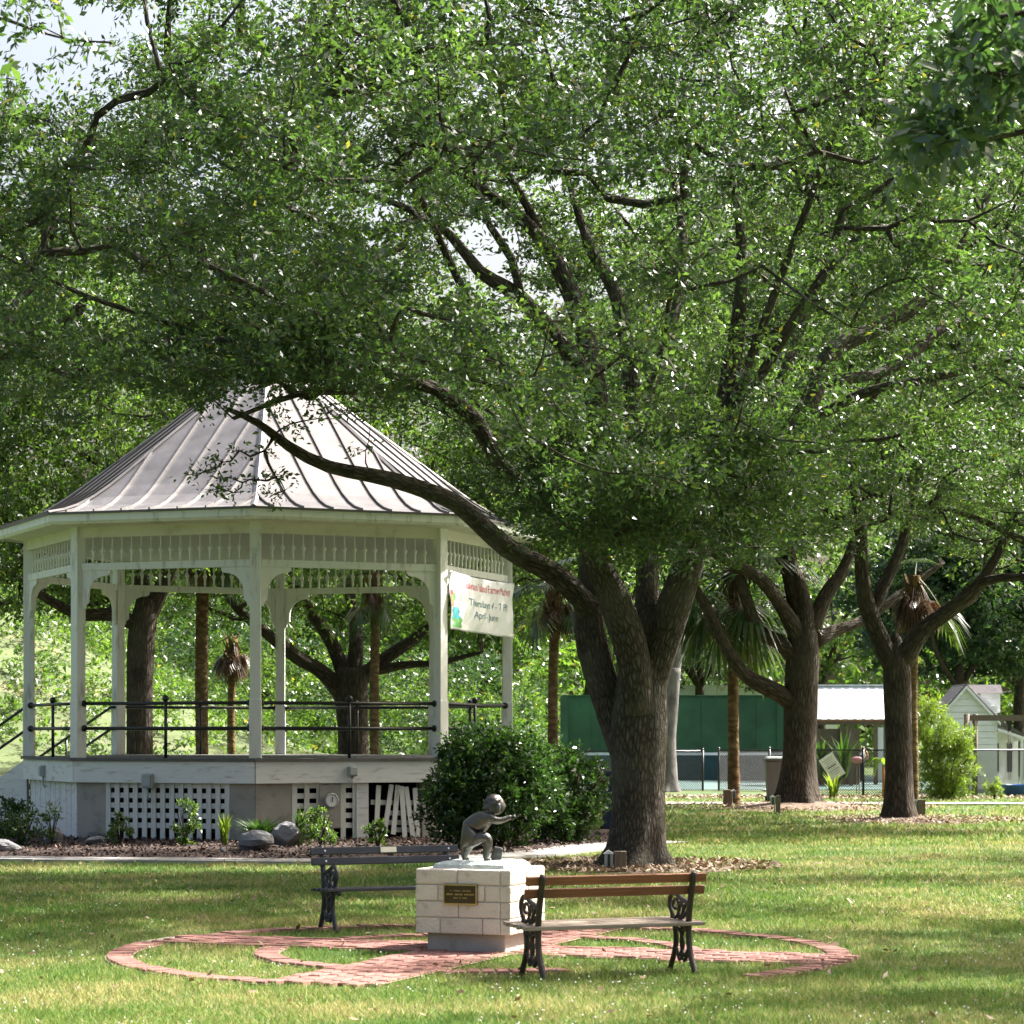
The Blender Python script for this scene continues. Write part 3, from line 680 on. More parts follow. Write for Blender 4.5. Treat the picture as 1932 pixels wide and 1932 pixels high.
E = [(0, 1), (1, 2), (2, 3), (3, 4), (4, 5), (0, 6), (6, 7), (7, 8), (8, 9), (9, 10), (10, 11), (11, 12), (0, 13), (13, 14), (14, 15), (15, 16), (16, 17), (3, 18), (18, 19), (19, 20), (20, 21), (21, 22), (3, 23), (23, 24), (24, 25), (25, 26), (26, 27)]
skin('body', J, E, M['bronze'], st)
# head with a face, built from a shaped sphere
def blob(name, c, r, mat, parent, fn=None, n=18, sub=True):
    mb = MB(); vs = []; m = n // 2 + 2
    for j in range(m):
        ph = math.pi * j / (m - 1)
        for i in range(n):
            th = 2 * math.pi * i / n; v = np.array([math.sin(ph) * math.cos(th), math.sin(ph) * math.sin(th), math.cos(ph)])
            k = fn(v) if fn else 1.0; vs.append(np.array(c) + v * np.array(r) * k)
    mb.raw(vs, [(j * n + i, (j + 1) * n + i, (j + 1) * n + (i + 1) % n, j * n + (i + 1) % n) for j in range(m - 1) for i in range(n)])
    return mb.build(name, mat, parent, True)
HC = np.array([.122, 0, .468 + B0])
def face(v):
    k = 1.0
    if v[0] > .5: k += .16 * math.exp(-((v[1] / .14) ** 2 + ((v[2] + .05) / .2) ** 2)) - .07 * sum(math.exp(-(((v[1] - s * .36) / .15) ** 2 + ((v[2] - .16) / .12) ** 2)) for s in (-1, 1)) + .04 * math.exp(-((v[1] / .3) ** 2 + ((v[2] + .42) / .1) ** 2))
    return k
hd = blob('head', HC, (.07, .064, .08), M['bronze'], st, face, 32)
def hairf(v):
    k = .10 * math.sin(7 * math.atan2(v[1], -v[2] + .2) + 6 * v[0]) * (1 - abs(v[2])) + .05 * math.sin(19 * v[1] + 9 * v[2] + 5 * v[0])
    return 1 + k + (.16 if v[0] < .1 and v[2] < -.1 else 0) - (.22 if v[0] > .45 and v[2] < .35 else 0)
hr = blob('hair', HC + np.array([-.024, 0, .008]), (.082, .084, .088), M['bronze'], st, hairf, 40)
for s in (-1, 1):
    for q in range(4): blob('curl', HC + np.array([-.075 + .03 * q, s * (.045 + .008 * q), -.055 + .012 * q]), (.028, .024, .042), M['bronze'], hr, hairf, 12)
for hx, hy, hz, s in ((.258, -.062, .378 + B0, 1), (.26, -.012, .372 + B0, -1)):
    for f in range(4):
        o = (f - 1.5) * .0085
        MB().tube([(hx - .012, hy + o, hz), (hx + .012, hy + o * 1.1, hz + .004), (hx + .03 - abs(o) * .5, hy + o * 1.1, hz - .004)], [.0062, .0058, .004], 6).build('finger', M['bronze'], st, True)
    MB().tube([(hx - .01, hy + s * .014, hz - .002), (hx + .008, hy + s * .022, hz + .010), (hx + .022, hy + s * .018, hz + .012)], [.007, .0062, .0045], 6).build('thumb', M['bronze'], st, True)
bevel(MB().box((.29, -.035, .372 + B0), (.085, .075, .012), Matrix.Rotation(R_(-28), 3, 'Y')).build('held_slab', M['bronze'], st), .003)
mb = MB(); bevel(mb.box((.125, .06, .055 + B0), (.10, .07, .12), Matrix.Rotation(R_(12), 3, 'Y'), .8).build('stump', M['bronze'], st), .015)

# ------------------------------------------------------------------ benches
def bench(name, label, pos, rz, wood, seat, iron, slat_n, L=1.26, over=.12, bolts=False, plate=False):
    """local: x along the bench, front towards -y (sitter faces -y)"""
    t = thing(name, label, 'bench', (pos[0], pos[1], 0), rz)
    for x in (0, L):
        fr = MB()
        def curve(pts, r): fr.tube(spline([(x, p[0], p[1]) for p in pts], .03), r * 1.2, 6)
        curve([(.30, .0), (.27, .06), (.20, .2), (.185, .36), (.20, .5), (.24, .66), (.275, .79)], .022)   # back leg and upright
        curve([(-.14, .0), (-.10, .07), (-.035, .2), (-.03, .3), (-.06, .385)], .02)                       # front leg
        curve([(-.2, .37), (-.1, .39), (.05, .375), (.2, .36)], .018)                                      # seat bearer
        curve([(.215, .53), (.14, .555), (.06, .57), (-.02, .605), (-.09, .61), (-.135, .565), (-.13, .5), (-.09, .44), (-.1, .4)], .017)  # arm
        f = fr.build('end_frame', iron, t, True)
        for pts, r in (([(.19, .5), (.12, .45), (.06, .42), (.02, .47), (.05, .53), (.1, .52), (.09, .47)], .011),
                       ([(-.1, .42), (-.02, .43), (.03, .5), (-.01, .56), (-.07, .55), (-.07, .5), (-.03, .49)], .011),
                       ([(.0, .39), (.07, .45), (.14, .54)], .01), ([(.06, .57), (.02, .5), (.0, .42)], .009),
                       ([(.19, .34), (.1, .33), (.06, .26), (.075, .18), (.12, .14), (.19, .2)], .012),
                       ([(-.03, .34), (.04, .33), (.09, .25), (.075, .18), (.03, .14), (-.03, .2)], .012),
                       ([(.075, .37), (.077, .25), (.077, .1)], .013), ([(-.0, .16), (.03, .1), (.077, .12), (.12, .1), (.17, .16)], .012)):
            MB().tube(spline([(x, p[0], p[1]) for p in pts], .025), r * 1.35, 5).build('scroll', iron, f, True)
    def slat(y, z, w_, th, tilt, mat):
        o = MB().box((0, 0, 0), (L + 2 * over, th, w_)).build('slat', mat, t, loc=(L / 2, y, z), rot=(tilt, 0, 0)); bevel(o, .005, 2); return o
    for y, z in ((.245, .745), (.215, .65)):
        s = slat(y - .008, z, .068, .03, R_(-12), wood)
        if bolts:
            for x in (-L / 2, L / 2): MB().lathe([(.011, 0), (.009, .006)], 8).build('bolt', M['bolt'], s, loc=(x + .02, -.0155, 0), rot=(R_(90), 0, 0))
        if plate and z > .7: MB().box((.03, -.018, 0), (.16, .006, .05)).build('name_plate', M['label_plate'], s)
    for i in range(slat_n):
        slat(-.17 + i * .36 / (slat_n - 1), .402 - .012 * i / (slat_n - 1), .36 / slat_n - .012, .03, R_(90 - 3), seat)
    return t
# wooden bench seen from behind: sitter faces away and to the left
ang = R_(23)
lb = np.array([.259, 18.93])                          # left rear foot
bench('wooden_bench', 'brown wooden slat bench with scrolled iron ends, its back to the camera', lb + rotd(np.array([1.24, 0]), ang) - rotd(np.array([0, -.30]), ang), ang + math.pi, M['bench_wood'], M['bench_grey'], M['bench_iron'], 4)
ang2 = R_(25)
lb2 = np.array([-1.80, 23.85])
bench('navy_bench', 'navy painted slat bench with pale name plate, left behind the plinth', lb2 - rotd(np.array([0, .30]), ang2), ang2, M['navy'], M['navy'], M['navy'], 4, bolts=True, plate=True)

# ------------------------------------------------------------------ leaves and trees
def norm(a): return a / (np.linalg.norm(a, axis=-1, keepdims=True) + 1e-9)
TW = None
def leaves(C, rad, per, size, g, up=.55, width=.38, twigs=7, flat=.6, tri=False, droop=0.):
    """leaf faces around clump centres C; returns vertices (k per leaf) and tint"""
    N = len(C); per = np.full(N, per) if np.isscalar(per) else per
    tw = norm(g.normal(0, 1, (N, twigs, 3)) * np.array([1, 1, flat]) + np.array([0, 0, .15 - droop]))
    tl = g.uniform(.55, 1.15, (N, twigs))
    idx = np.repeat(np.arange(N), per); n = len(idx); k = g.integers(0, twigs, n)
    d = tw[idx, k]; s = g.uniform(.12, 1, n) ** .7
    rr = rad[idx] if not np.isscalar(rad) else np.full(n, rad)
    pos = C[idx] + d * (s * tl[idx, k] * rr)[:, None] + g.normal(0, .10, (n, 3)) * rr[:, None]
    ld = norm(d * .7 + g.normal(0, .65, (n, 3)) + np.array([0, 0, -droop]))
    nrm = norm(g.normal(0, 1 - up * .5, (n, 3)) + np.array([0, 0, up])); sd = norm(np.cross(ld, nrm)); nr = np.cross(sd, ld)
    sz = (size[idx] if not np.isscalar(size) else size) * g.uniform(.65, 1.25, n)
    L = sz[:, None]; wv = (sz * width * g.uniform(.8, 1.2, n))[:, None] / 2
    ct = g.uniform(0, 1, N); tint = np.clip(.62 * ct[idx] + .38 * g.uniform(0, 1, n), 0, .9); tint[g.uniform(0, 1, n) > .988] = 1
    if tri:
        V = np.stack([pos - sd * wv, pos + sd * wv, pos + ld * L], 1)
    else:
        fold = nr * L * .07
        V = np.stack([pos, pos + ld * L * .5 + sd * wv + fold, pos + ld * L - fold, pos + ld * L * .5 - sd * wv + fold], 1)
    if TW is not None:
        a = np.repeat(C, twigs, 0); e = a + tw.reshape(-1, 3) * (tl.reshape(-1) * (np.repeat(rad, twigs) if not np.isscalar(rad) else rad) * .85)[:, None]
        sv = norm(np.cross(e - a, g.normal(0, 1, a.shape))) * .006; TW.append(np.stack([a - sv, a + sv, e], 1).reshape(-1, 3))
    return V.reshape(-1, 3), tint

def grow(mb, limbs, C, g, r0=.006, sides=4, step=.45, maxr=.09):
    """connect clump centres to the limb skeleton, thickening branches that carry more clumps"""
    pos = [q[:3] for L in limbs for q in L]; n0 = len(pos); cap = [q[3] for L in limbs for q in L]
    base = np.array(pos); dmin = np.array([np.min(np.sum((base - c) ** 2, 1)) for c in C]); order = np.argsort(dmin)
    A = np.zeros((n0 + len(C) * 14, 3)); A[:n0] = base; par = np.full(len(A), -1); cnt = np.zeros(len(A)); n = n0; paths = []
    bias = np.zeros(len(A))
    for ci in order:
        c = C[ci]; dd = A[:n] - c; dist = np.sqrt((dd ** 2).sum(1)) + .5 * np.maximum(dd[:, 2], 0)
        j = int(np.argmin(dist)); a = A[j]; v = c - a; ln = np.linalg.norm(v); k = min(12, max(2, int(ln / step))); idxs = [j]
        sag = g.normal(0, .06, 3) * ln + np.array([0, 0, -.10 * ln])
        for i in range(1, k + 1):
            t = i / k; A[n] = a + v * t + sag * 4 * t * (1 - t) * .5 + (g.normal(0, .035, 3) if i < k else 0); par[n] = idxs[-1]; idxs.append(n); n += 1
        paths.append(idxs); q = idxs[-1]
        while q >= 0 and q >= n0: cnt[q] += 1; q = par[q]
    for idxs in paths:
        p = A[idxs]; r = [min(maxr, r0 * cnt[i] ** .5) if i >= n0 else 0 for i in idxs]
        r[0] = min(max(r[1] * 1.05, .004), maxr) if idxs[0] >= n0 else min(r[1] * 1.25, cap[idxs[0]] * .9)
        r[-1] *= .6; mb.tube(p, r, sides, cap=False)
    return mb

def limb_px(pts, step=.22):                            # rows (x, y, d, width px) -> spline of (X,Y,Z,r)
    rows = [(*P(x, y, d), w_ / 2 * d / F * 1.0) for x, y, d, w_ in pts]; s = spline(rows, step); s[:, 3] = np.maximum(s[:, 3], .008)
    return s
def bumpy(seed):
    ph = random.uniform(0, 9)
    return lambda i, th, L: 1 + .05 * np.sin(3 * th + ph + L * 1.3) + .035 * np.sin(5 * th - L * 2.1 + ph) + .03 * math.sin(L * 3.7 + ph)
def add_tube_limbs(mb, limbs, sides=10):
    for L in limbs: mb.tube(L[:, :3], L[:, 3], sides, lobe=bumpy(0))
def trunk_flare(h=.7, amt=.9, lobes=5, ph=0.):
    def f(i, th, L):
        e = math.exp(-(L / h) ** 1.3 * 2.2)
        return 1 + amt * e * (.55 + .45 * np.cos(lobes * th + ph)) + .03 * np.sin(3 * th + L * 1.2) + .02 * np.sin(9 * th + 2 * L)
    return f
def seg_dist(px, py, poly):
    best = np.full(len(px), 1e9)
    for (x0, y0), (x1, y1) in zip(poly[:-1], poly[1:]):
        dx, dy = x1 - x0, y1 - y0; t = np.clip(((px - x0) * dx + (py - y0) * dy) / (dx * dx + dy * dy + 1e-9), 0, 1)
        best = np.minimum(best, np.hypot(px - x0 - t * dx, py - y0 - t * dy))
    return best
def proj(C): d = C[:, 1]; return CX + C[:, 0] / d * F, HY - (C[:, 2] - EYE) / d * F

def make_tree(name, label, base, trunk, limbs, C, rad, per, size, leafm, barkm, seed, sides=4, r0=.006, group=None, flare=(.7, .9), width=.38, trunk_sides=20, coarse=None, branch_maxr=.09, tri=False, up=.55, droop=0., flat=.6):
    global TW
    g = np.random.default_rng(seed)
    t = thing(name, label, 'tree', base, 0, group); bvec = np.array(base, float)
    tb = MB(); tr = trunk.copy(); tr[:, :3] -= bvec
    tb.tube(tr[:, :3], tr[:, 3], trunk_sides, lobe=trunk_flare(*flare, ph=seed))
    ll = []
    for L in limbs: q = L.copy(); q[:, :3] -= bvec; ll.append(q)
    add_tube_limbs(tb, ll, 10); tb.build('trunk', barkm, t, True)
    if len(C):
        Cl = C - bvec
        bw = MB(); skel = ll if ll else [tr]
        grow(bw, skel, Cl, g, r0, sides, maxr=branch_maxr); bw.build('branchwork', barkm, t, True)['kind'] = 'stuff'
        TW = None if tri else []
        V, ti = leaves(Cl, rad, per, size, g, width=width, tri=tri, up=up, droop=droop, flat=flat); soup('crown', V, 3 if tri else 4, leafm, t, ti)
        if TW: soup('twig_spray', TW[0], 3, barkm, t)['kind'] = 'stuff'
        TW = None
    return t

def dome(n, c, r, g, shell=.35, zmin=-1):               # points in an ellipsoid, biased outwards
    v = norm(g.normal(0, 1, (n * 3, 3))); rad = g.uniform(shell ** 3, 1, n * 3) ** (1 / 3); p = v * rad[:, None]; p = p[p[:, 2] > zmin][:n]
    return p * np.array(r) + np.array(c)
def lumpy(C, g, s, thr):                                 # thin a cloud with smooth noise so gaps and pads form
    k = g.uniform(.6, 1.4, (6, 3)) * s; ph = g.uniform(0, 6.28, 6); f = sum(np.sin(C @ k[i] * (1 if i % 2 else -1) + ph[i]) for i in range(6))
    return C[f > thr]

# ---- where the photograph shows the sun reaching the lawn: the crowns are open along those sun rays
SUNP = []
for x, y, rx, ry in ((400, 1830, 230, 24), (120, 1890, 260, 34), (930, 1800, 150, 20), (1180, 1800, 330, 24), (1640, 1690, 340, 22), (1780, 1640, 260, 14), (1420, 1650, 120, 10),
                     (120, 1642, 260, 7), (520, 1640, 190, 6), (330, 1690, 160, 4), (720, 1705, 120, 6), (1250, 1912, 640, 9), (1000, 1885, 300, 9), (1700, 1790, 160, 10), (1830, 1850, 140, 9), (1500, 1585, 260, 5), (1600, 1560, 330, 4), (1300, 1528, 120, 6), (1650, 1528, 320, 7), (1500, 1750, 300, 8), (1100, 1725, 200, 8), (1450, 1870, 300, 6)):
    c = G(x, y); SUNP.append((c[0], c[1], rx * c[1] / F, abs(G(x, y - ry)[1] - G(x, y + ry)[1]) / 2))
def open_to_sun(C, g, pr=.9):
    k = C[:, 2] / SD.z; gx, gy = C[:, 0] - SD.x * k, C[:, 1] - SD.y * k; m = np.zeros(len(C), bool)
    for x, y, rx, ry in SUNP: m |= ((gx - x) / (rx + .25)) ** 2 + ((gy - y) / (ry + .25)) ** 2 < 1
    return C[~(m & (g.uniform(0, 1, len(C)) < pr))]
# ---- the big oak
D0 = 34.6
def lp(rows, d0, d1): # spread depth linearly along the limb
    n = len(rows); return [(x, y, d0 + (d1 - d0) * i / (n - 1), w_) for i, (x, y, w_) in enumerate(rows)]
oak_rows = {
 'left': lp([(1195, 1470, 52), (1168, 1385, 62), (1144, 1310, 62), (1119, 1225, 60), (1110, 1150, 56), (1120, 1050, 52), (1128, 900, 47), (1122, 740, 43), (1095, 600, 38), (1050, 494, 32), (999, 426, 26), (930, 370, 18), (850, 320, 10)], 34.6, 35.8),
 'low': lp([(1116, 1150, 44), (1050, 1085, 44), (960, 1035, 39), (880, 965, 35), (840, 940, 33), (740, 905, 30), (620, 880, 24), (545, 842, 20), (490, 800, 15), (430, 772, 9)], 34.8, 33.0),
 'midleft': lp([(1206, 1345, 60), (1192, 1230, 66), (1165, 1140, 60), (1120, 1040, 50), (1085, 985, 45), (1026, 944, 37), (948, 883, 33), (897, 794, 31), (849, 753, 29), (805, 726, 26), (740, 732, 20), (658, 736, 18), (560, 745, 12), (440, 790, 7)], 34.4, 32.4),
 'midleft2': lp([(830, 740, 20), (720, 700, 18), (640, 690, 16), (540, 655, 13), (400, 640, 10), (280, 645, 6)], 33, 31.8),
 'mid': lp([(1212, 1330, 50), (1224, 1200, 60), (1222, 1110, 47), (1218, 1000, 41), (1200, 850, 36), (1190, 700, 32), (1165, 560, 28), (1118, 477, 22), (1090, 400, 15), (1060, 300, 8)], 34.6, 36.5),
 'right': lp([(1216, 1345, 56), (1240, 1240, 68), (1275, 1140, 63), (1310, 1040, 56), (1335, 940, 47), (1352, 830, 41), (1375, 720, 36), (1392, 620, 30), (1400, 500, 22), (1390, 380, 15), (1360, 250, 10), (1340, 120, 6)], 34.6, 33.6),
 'right2': lp([(1315, 1040, 44), (1375, 968, 42), (1440, 880, 40), (1512, 795, 38), (1570, 665, 36), (1650, 620, 31), (1730, 576, 27), (1790, 500, 18), (1850, 400, 12), (1900, 290, 6)], 34.9, 37.5),
 'right3': lp([(1500, 810, 24), (1628, 742, 21), (1700, 727, 18), (1764, 713, 16), (1860, 690, 12), (1960, 670, 7)], 35.7, 34.5),
 'right4': lp([(1560, 720, 22), (1682, 697, 19), (1784, 617, 17), (1860, 600, 12), (1970, 585, 7)], 36, 38),
 'right5': lp([(1368, 770, 22), (1437, 705, 21), (1478, 637, 20), (1546, 532, 18), (1641, 419, 13), (1710, 310, 7)], 34, 33),
 'up1': lp([(1122, 735, 36), (1067, 658, 34), (982, 562, 30), (904, 511, 24), (849, 443, 18), (760, 390, 12), (640, 350, 7)], 35.2, 33.4),
 'up2': lp([(984, 565, 18), (965, 487, 16), (924, 426, 13), (900, 350, 9), (880, 230, 5)], 34.5, 34.2),
 'far_left': lp([(560, 660, 15), (443, 538, 14), (324, 450, 11), (164, 426, 8), (0, 390, 5)], 32.8, 31.5),
 'far_left2': lp([(420, 645, 11), (290, 600, 10), (164, 559, 9), (60, 510, 7), (-40, 460, 5)], 32.5, 31.5),
 'up3': lp([(800, 410, 14), (680, 440, 13), (538, 389, 12), (436, 317, 8), (330, 260, 5)], 33.6, 32.5),
 'back': lp([(1200, 800, 24), (1260, 640, 22), (1290, 480, 18), (1260, 300, 12), (1200, 120, 7)], 36, 39),
 'back_right': lp([(1400, 930, 22), (1480, 700, 20), (1560, 500, 16), (1640, 300, 11), (1720, 120, 6)], 36, 39.5),
 'up_left': lp([(1060, 510, 18), (940, 300, 14), (800, 150, 10), (620, 20, 6)], 35.6, 36.5),
 'front': lp([(1120, 1020, 24), (1000, 800, 20), (880, 560, 16), (760, 300, 11), (680, 140, 6)], 34, 30.8),
 'front_right': lp([(1340, 900, 24), (1430, 640, 18), (1520, 400, 14), (1600, 180, 8)], 34, 31),
}
oak_limbs = [limb_px(v) for v in oak_rows.values()]
tk = limb_px([(1200, 1660, D0, 112), (1201, 1600, D0, 106), (1203, 1500, D0, 100), (1203, 1430, D0, 102), (1204, 1370, D0, 108), (1210, 1300, D0, 96), (1218, 1240, D0, 84), (1226, 1180, D0, 56), (1230, 1140, D0, 24)], .12)
g = np.random.default_rng(11)
Cs = dome(14000, (.6, 34.0, 8.0), (11.0, 9.4, 7.2), g, .25, -.75)
px, py = proj(Cs)
ylow = np.interp(px, [-400, 0, 100, 250, 330, 600, 700, 780, 870, 960, 1010, 1150, 1300, 1400, 1500, 1620, 1932, 2400], [760, 790, 800, 745, 715, 735, 775, 800, 880, 965, 1030, 1060, 1070, 1030, 975, 905, 890, 860])
keep = py < ylow - g.uniform(0, 1, len(px)) ** 2 * 130
keep &= Cs[:, 2] > 2.6
for hx, hy, hrx, hry, pr in ((100, 95, 205, 130, 1.0), (240, 90, 60, 60, .9), (300, 20, 90, 40, .8), (905, 468, 75, 55, .95), (850, 545, 80, 45, .85), (775, 575, 40, 30, .7), (1175, 10, 40, 30, .9), (1225, 160, 30, 40, .6), (1230, 250, 30, 25, .7), (950, 320, 30, 30, .5), (60, 580, 80, 50, .5), (180, 590, 60, 40, .6), (1020, 640, 60, 60, .6), (700, 660, 60, 40, .4), (1620, 560, 50, 40, .5), (1480, 20, 60, 40, .6), (1760, 20, 60, 40, .5)):
    keep &= ~((((px - hx) / hrx) ** 2 + ((py - hy) / hry) ** 2 < 1) & (g.uniform(0, 1, len(px)) < pr))
for key, wmin in (('left', 34), ('low', 48), ('midleft', 42), ('up1', 38), ('right2', 38), ('right', 30), ('mid', 26), ('right5', 28), ('right3', 26), ('right4', 24), ('far_left', 26), ('midleft2', 28), ('up3', 22), ('far_left2', 22), ('up2', 18)):
    rows = oak_rows[key]; dm = np.mean([q[2] for q in rows])
    keep &= ~((seg_dist(px, py, [(q[0], q[1]) for q in rows]) < wmin) & (Cs[:, 1] < dm + .3) & (g.uniform(0, 1, len(px)) < np.where((py > 790) & (px > 960), .35, .88)))
Cs = Cs[keep]; Cs = lumpy(Cs, g, .95, -.35); n_b = len(Cs); Cs = open_to_sun(Cs, g, .97); print('sun-opened', n_b, len(Cs))
px, py = proj(Cs); vis = (px > -120) & (px < 2060) & (py > -140)
Cin, Cout = Cs[vis][:1650], Cs[~vis]; Cout = Cout[g.uniform(0, 1, len(Cout)) < .42][:750]
twigs_px = [(385, 890, 33), (420, 872, 33), (440, 930, 33), (452, 850, 33), (520, 900, 33.1), (538, 925, 33.1), (500, 850, 33), (400, 925, 33), (548, 800, 33.2), (600, 790, 33.4), (640, 775, 33.4), (470, 905, 33), (360, 895, 32.9), (700, 790, 33.6), (690, 850, 33.6), (430, 900, 32.8), (505, 930, 33)]
Ctw = np.array([P(*q) for q in twigs_px])
Cex = np.stack([P(x, y, d) for x, y, d in zip(g.uniform(330, 740, 95), 752 - 190 * g.uniform(0, 1, 95) ** .9, g.uniform(31.0, 34.5, 95))]); Cex2 = np.stack([P(x, y, d) for x, y, d in zip(g.uniform(985, 1500, 120), 1040 - 250 * g.uniform(0, 1, 120), g.uniform(31.0, 33.8, 120))]); Cex2 = Cex2[seg_dist(*proj(Cex2), [(q[0], q[1]) for q in oak_rows['low']]) > 55]
Cex2 = open_to_sun(Cex2, g); Cin = np.vstack([Cin, Cex, Cex2])
C = np.vstack([Cin, Ctw, Cout]); print('oak clumps', len(Cin), len(Cout))
per = np.concatenate([np.full(len(Cin), 205), np.full(len(Ctw), 34), np.full(len(Cout), 36)]); rad = np.concatenate([g.uniform(.42, .95, len(Cin)), np.full(len(Ctw), .3), g.uniform(.6, 1.0, len(Cout))]); siz = np.concatenate([np.full(len(Cin), .094), np.full(len(Ctw), .085), np.full(len(Cout), .18)])
b = G(1203, 1640); b[1] = D0; b[0] = (1203 - CX) / F * D0
make_tree('oak_tree', 'huge spreading oak with thick forked trunk in front of the gazebo', b, tk, oak_limbs, C, rad, per, siz, M['oak_leaf'], M['bark'], 21, sides=4, r0=.0072, flare=(.48, 1.25), trunk_sides=40, width=.44, up=.35, flat=.38)
M_stub = None

# ---- the two oaks to the right
def px_tree(name, label, d, trunk_rows, limb_rows, cloud, nkeep, per, size, leafm, barkm, seed, ylow=None, rad=(.5, .9), **kw):
    g = np.random.default_rng(seed); C = cloud(g); px, py = proj(C)
    if ylow: C = C[py < np.interp(px, *ylow) - g.uniform(0, 1, len(px)) ** 2 * 90]
    C = lumpy(C, g, .7, -1.4); C = open_to_sun(C, g, .55); px, py = proj(C); vis = (px > -80) & (px < 2020) & (py > -80)
    Ci, Co = C[vis][:nkeep], C[~vis]; Co = Co[g.uniform(0, 1, len(Co)) < .3][:350]
    C = np.vstack([Ci, Co]); n1, n2 = len(Ci), len(Co)
    limbs = [limb_px(r) for r in limb_rows]; tk = limb_px(trunk_rows, .15); x0, y0 = trunk_rows[0][0], trunk_rows[0][1]
    base = ((x0 - CX) / F * d, d, 0)
    return make_tree(name, label, base, tk, limbs, C, np.concatenate([g.uniform(*rad, n1), g.uniform(.8, 1.2, n2)]), np.concatenate([np.full(n1, per), np.full(n2, 30)]), np.concatenate([np.full(n1, size), np.full(n2, size * 2)]), leafm, barkm, seed, **kw)
dB = 62.5
px_tree('oak_tree', 'dark oak with many low forks and pruning scars beside the brown bin', dB,
    [(1503, 1535, dB, 76), (1504, 1500, dB, 70), (1508, 1400, dB, 62), (1512, 1300, dB, 64), (1516, 1220, dB, 62), (1518, 1170, dB, 44), (1512, 1120, dB, 30), (1504, 1080, dB, 18)],
    [lp([(1500, 1330, 40), (1468, 1307, 34), (1409, 1276, 28), (1371, 1225, 24), (1328, 1136, 20), (1280, 1060, 14), (1240, 980, 8)], dB, 61),
     lp([(1512, 1250, 40), (1470, 1210, 30), (1430, 1190, 26), (1405, 1120, 22), (1385, 1040, 16), (1370, 950, 9)], dB, 61.5),
     lp([(1514, 1215, 40), (1478, 1150, 28), (1432, 1090, 24), (1380, 1062, 20), (1330, 1030, 14), (1290, 960, 9)], dB, 60.5),
     lp([(1518, 1200, 46), (1498, 1110, 36), (1485, 1030, 30), (1480, 930, 22), (1470, 800, 14), (1450, 640, 8)], dB, 63),
     lp([(1528, 1190, 40), (1560, 1120, 28), (1590, 1080, 24), (1615, 1010, 18), (1640, 900, 12), (1660, 760, 7)], dB, 63.5),
     lp([(1535, 1210, 34), (1575, 1190, 24), (1630, 1170, 20), (1700, 1120, 15), (1780, 1060, 9)], dB, 64)],
    lambda g: dome(4200, (7.2, 63, 10.2), (7.0, 6.0, 6.0), g, .3, -.7), 850, 95, .16, M['oak_leaf_right'], M['bark_dark'], 31,
    ylow=([1200, 1330, 1450, 1600, 1700, 2000], [1010, 1040, 1060, 1060, 1020, 1000]), rad=(.5, .95), r0=.011, sides=3, flare=(.8, .9))
dC = 53.0
px_tree('oak_tree', 'slim oak with wide open fork standing in leaf litter on the right', dC,
    [(1696, 1562, dC, 58), (1696, 1520, dC, 54), (1695, 1400, dC, 50), (1693, 1300, dC, 52), (1692, 1245, dC, 50), (1690, 1215, dC, 30), (1690, 1195, dC, 12)],
    [lp([(1685, 1255, 44), (1655, 1195, 36), (1634, 1130, 30), (1626, 1060, 27), (1622, 980, 22), (1600, 860, 15), (1590, 720, 8)], dC, 52.5),
     lp([(1640, 1165, 24), (1672, 1095, 24), (1700, 1030, 20), (1725, 940, 14), (1740, 820, 8)], dC, 54),
     lp([(1700, 1250, 42), (1740, 1190, 34), (1800, 1145, 29), (1845, 1105, 25), (1880, 1050, 18), (1920, 960, 12)], dC, 52),
     lp([(1850, 1100, 18), (1890, 1090, 17), (1945, 1088, 14), (2020, 1060, 9)], 52, 51),
     lp([(1740, 1190, 20), (1790, 1160, 14), (1840, 1130, 9)], dC, 54),
     lp([(1950, 1030, 16), (1860, 985, 12), (1790, 960, 8)], 51, 51)],
    lambda g: dome(4600, (9.0, 52.5, 9.6), (7.2, 6.0, 5.6), g, .3, -.75), 1050, 95, .135, M['oak_leaf_right'], M['bark_dark'], 37,
    ylow=([1400, 1550, 1640, 1700, 1760, 1850, 1932, 2100], [960, 1030, 1010, 1000, 1045, 1090, 1080, 1060]), rad=(.42, .8), r0=.0095, sides=3, flare=(.6, .7))

# ---- grey trunk behind the oak
dG = 80.0
px_tree('grey_tree', 'pale grey trunk half hidden directly behind the big oak', dG,
    [(1258, 1500, dG, 46), (1258, 1470, dG, 40), (1256, 1400, dG, 38), (1262, 1330, dG, 36), (1268, 1260, dG, 34)],
    [lp([(1266, 1290, 30), (1280, 1200, 24), (1296, 1120, 20), (1310, 1020, 14), (1300, 900, 8)], dG, dG),
     lp([(1262, 1260, 22), (1240, 1180, 18), (1210, 1080, 14), (1190, 980, 8)], dG, dG + 1)],
    lambda g: dome(500, (5.2, 80, 11.5), (5, 4, 4.2), g, .3, -.8), 180, 80, .22, M['back_leaf'], M['bark_grey'], 41, rad=(.7, 1.2), r0=.014, sides=3, flare=(.6, .7), tri=True)

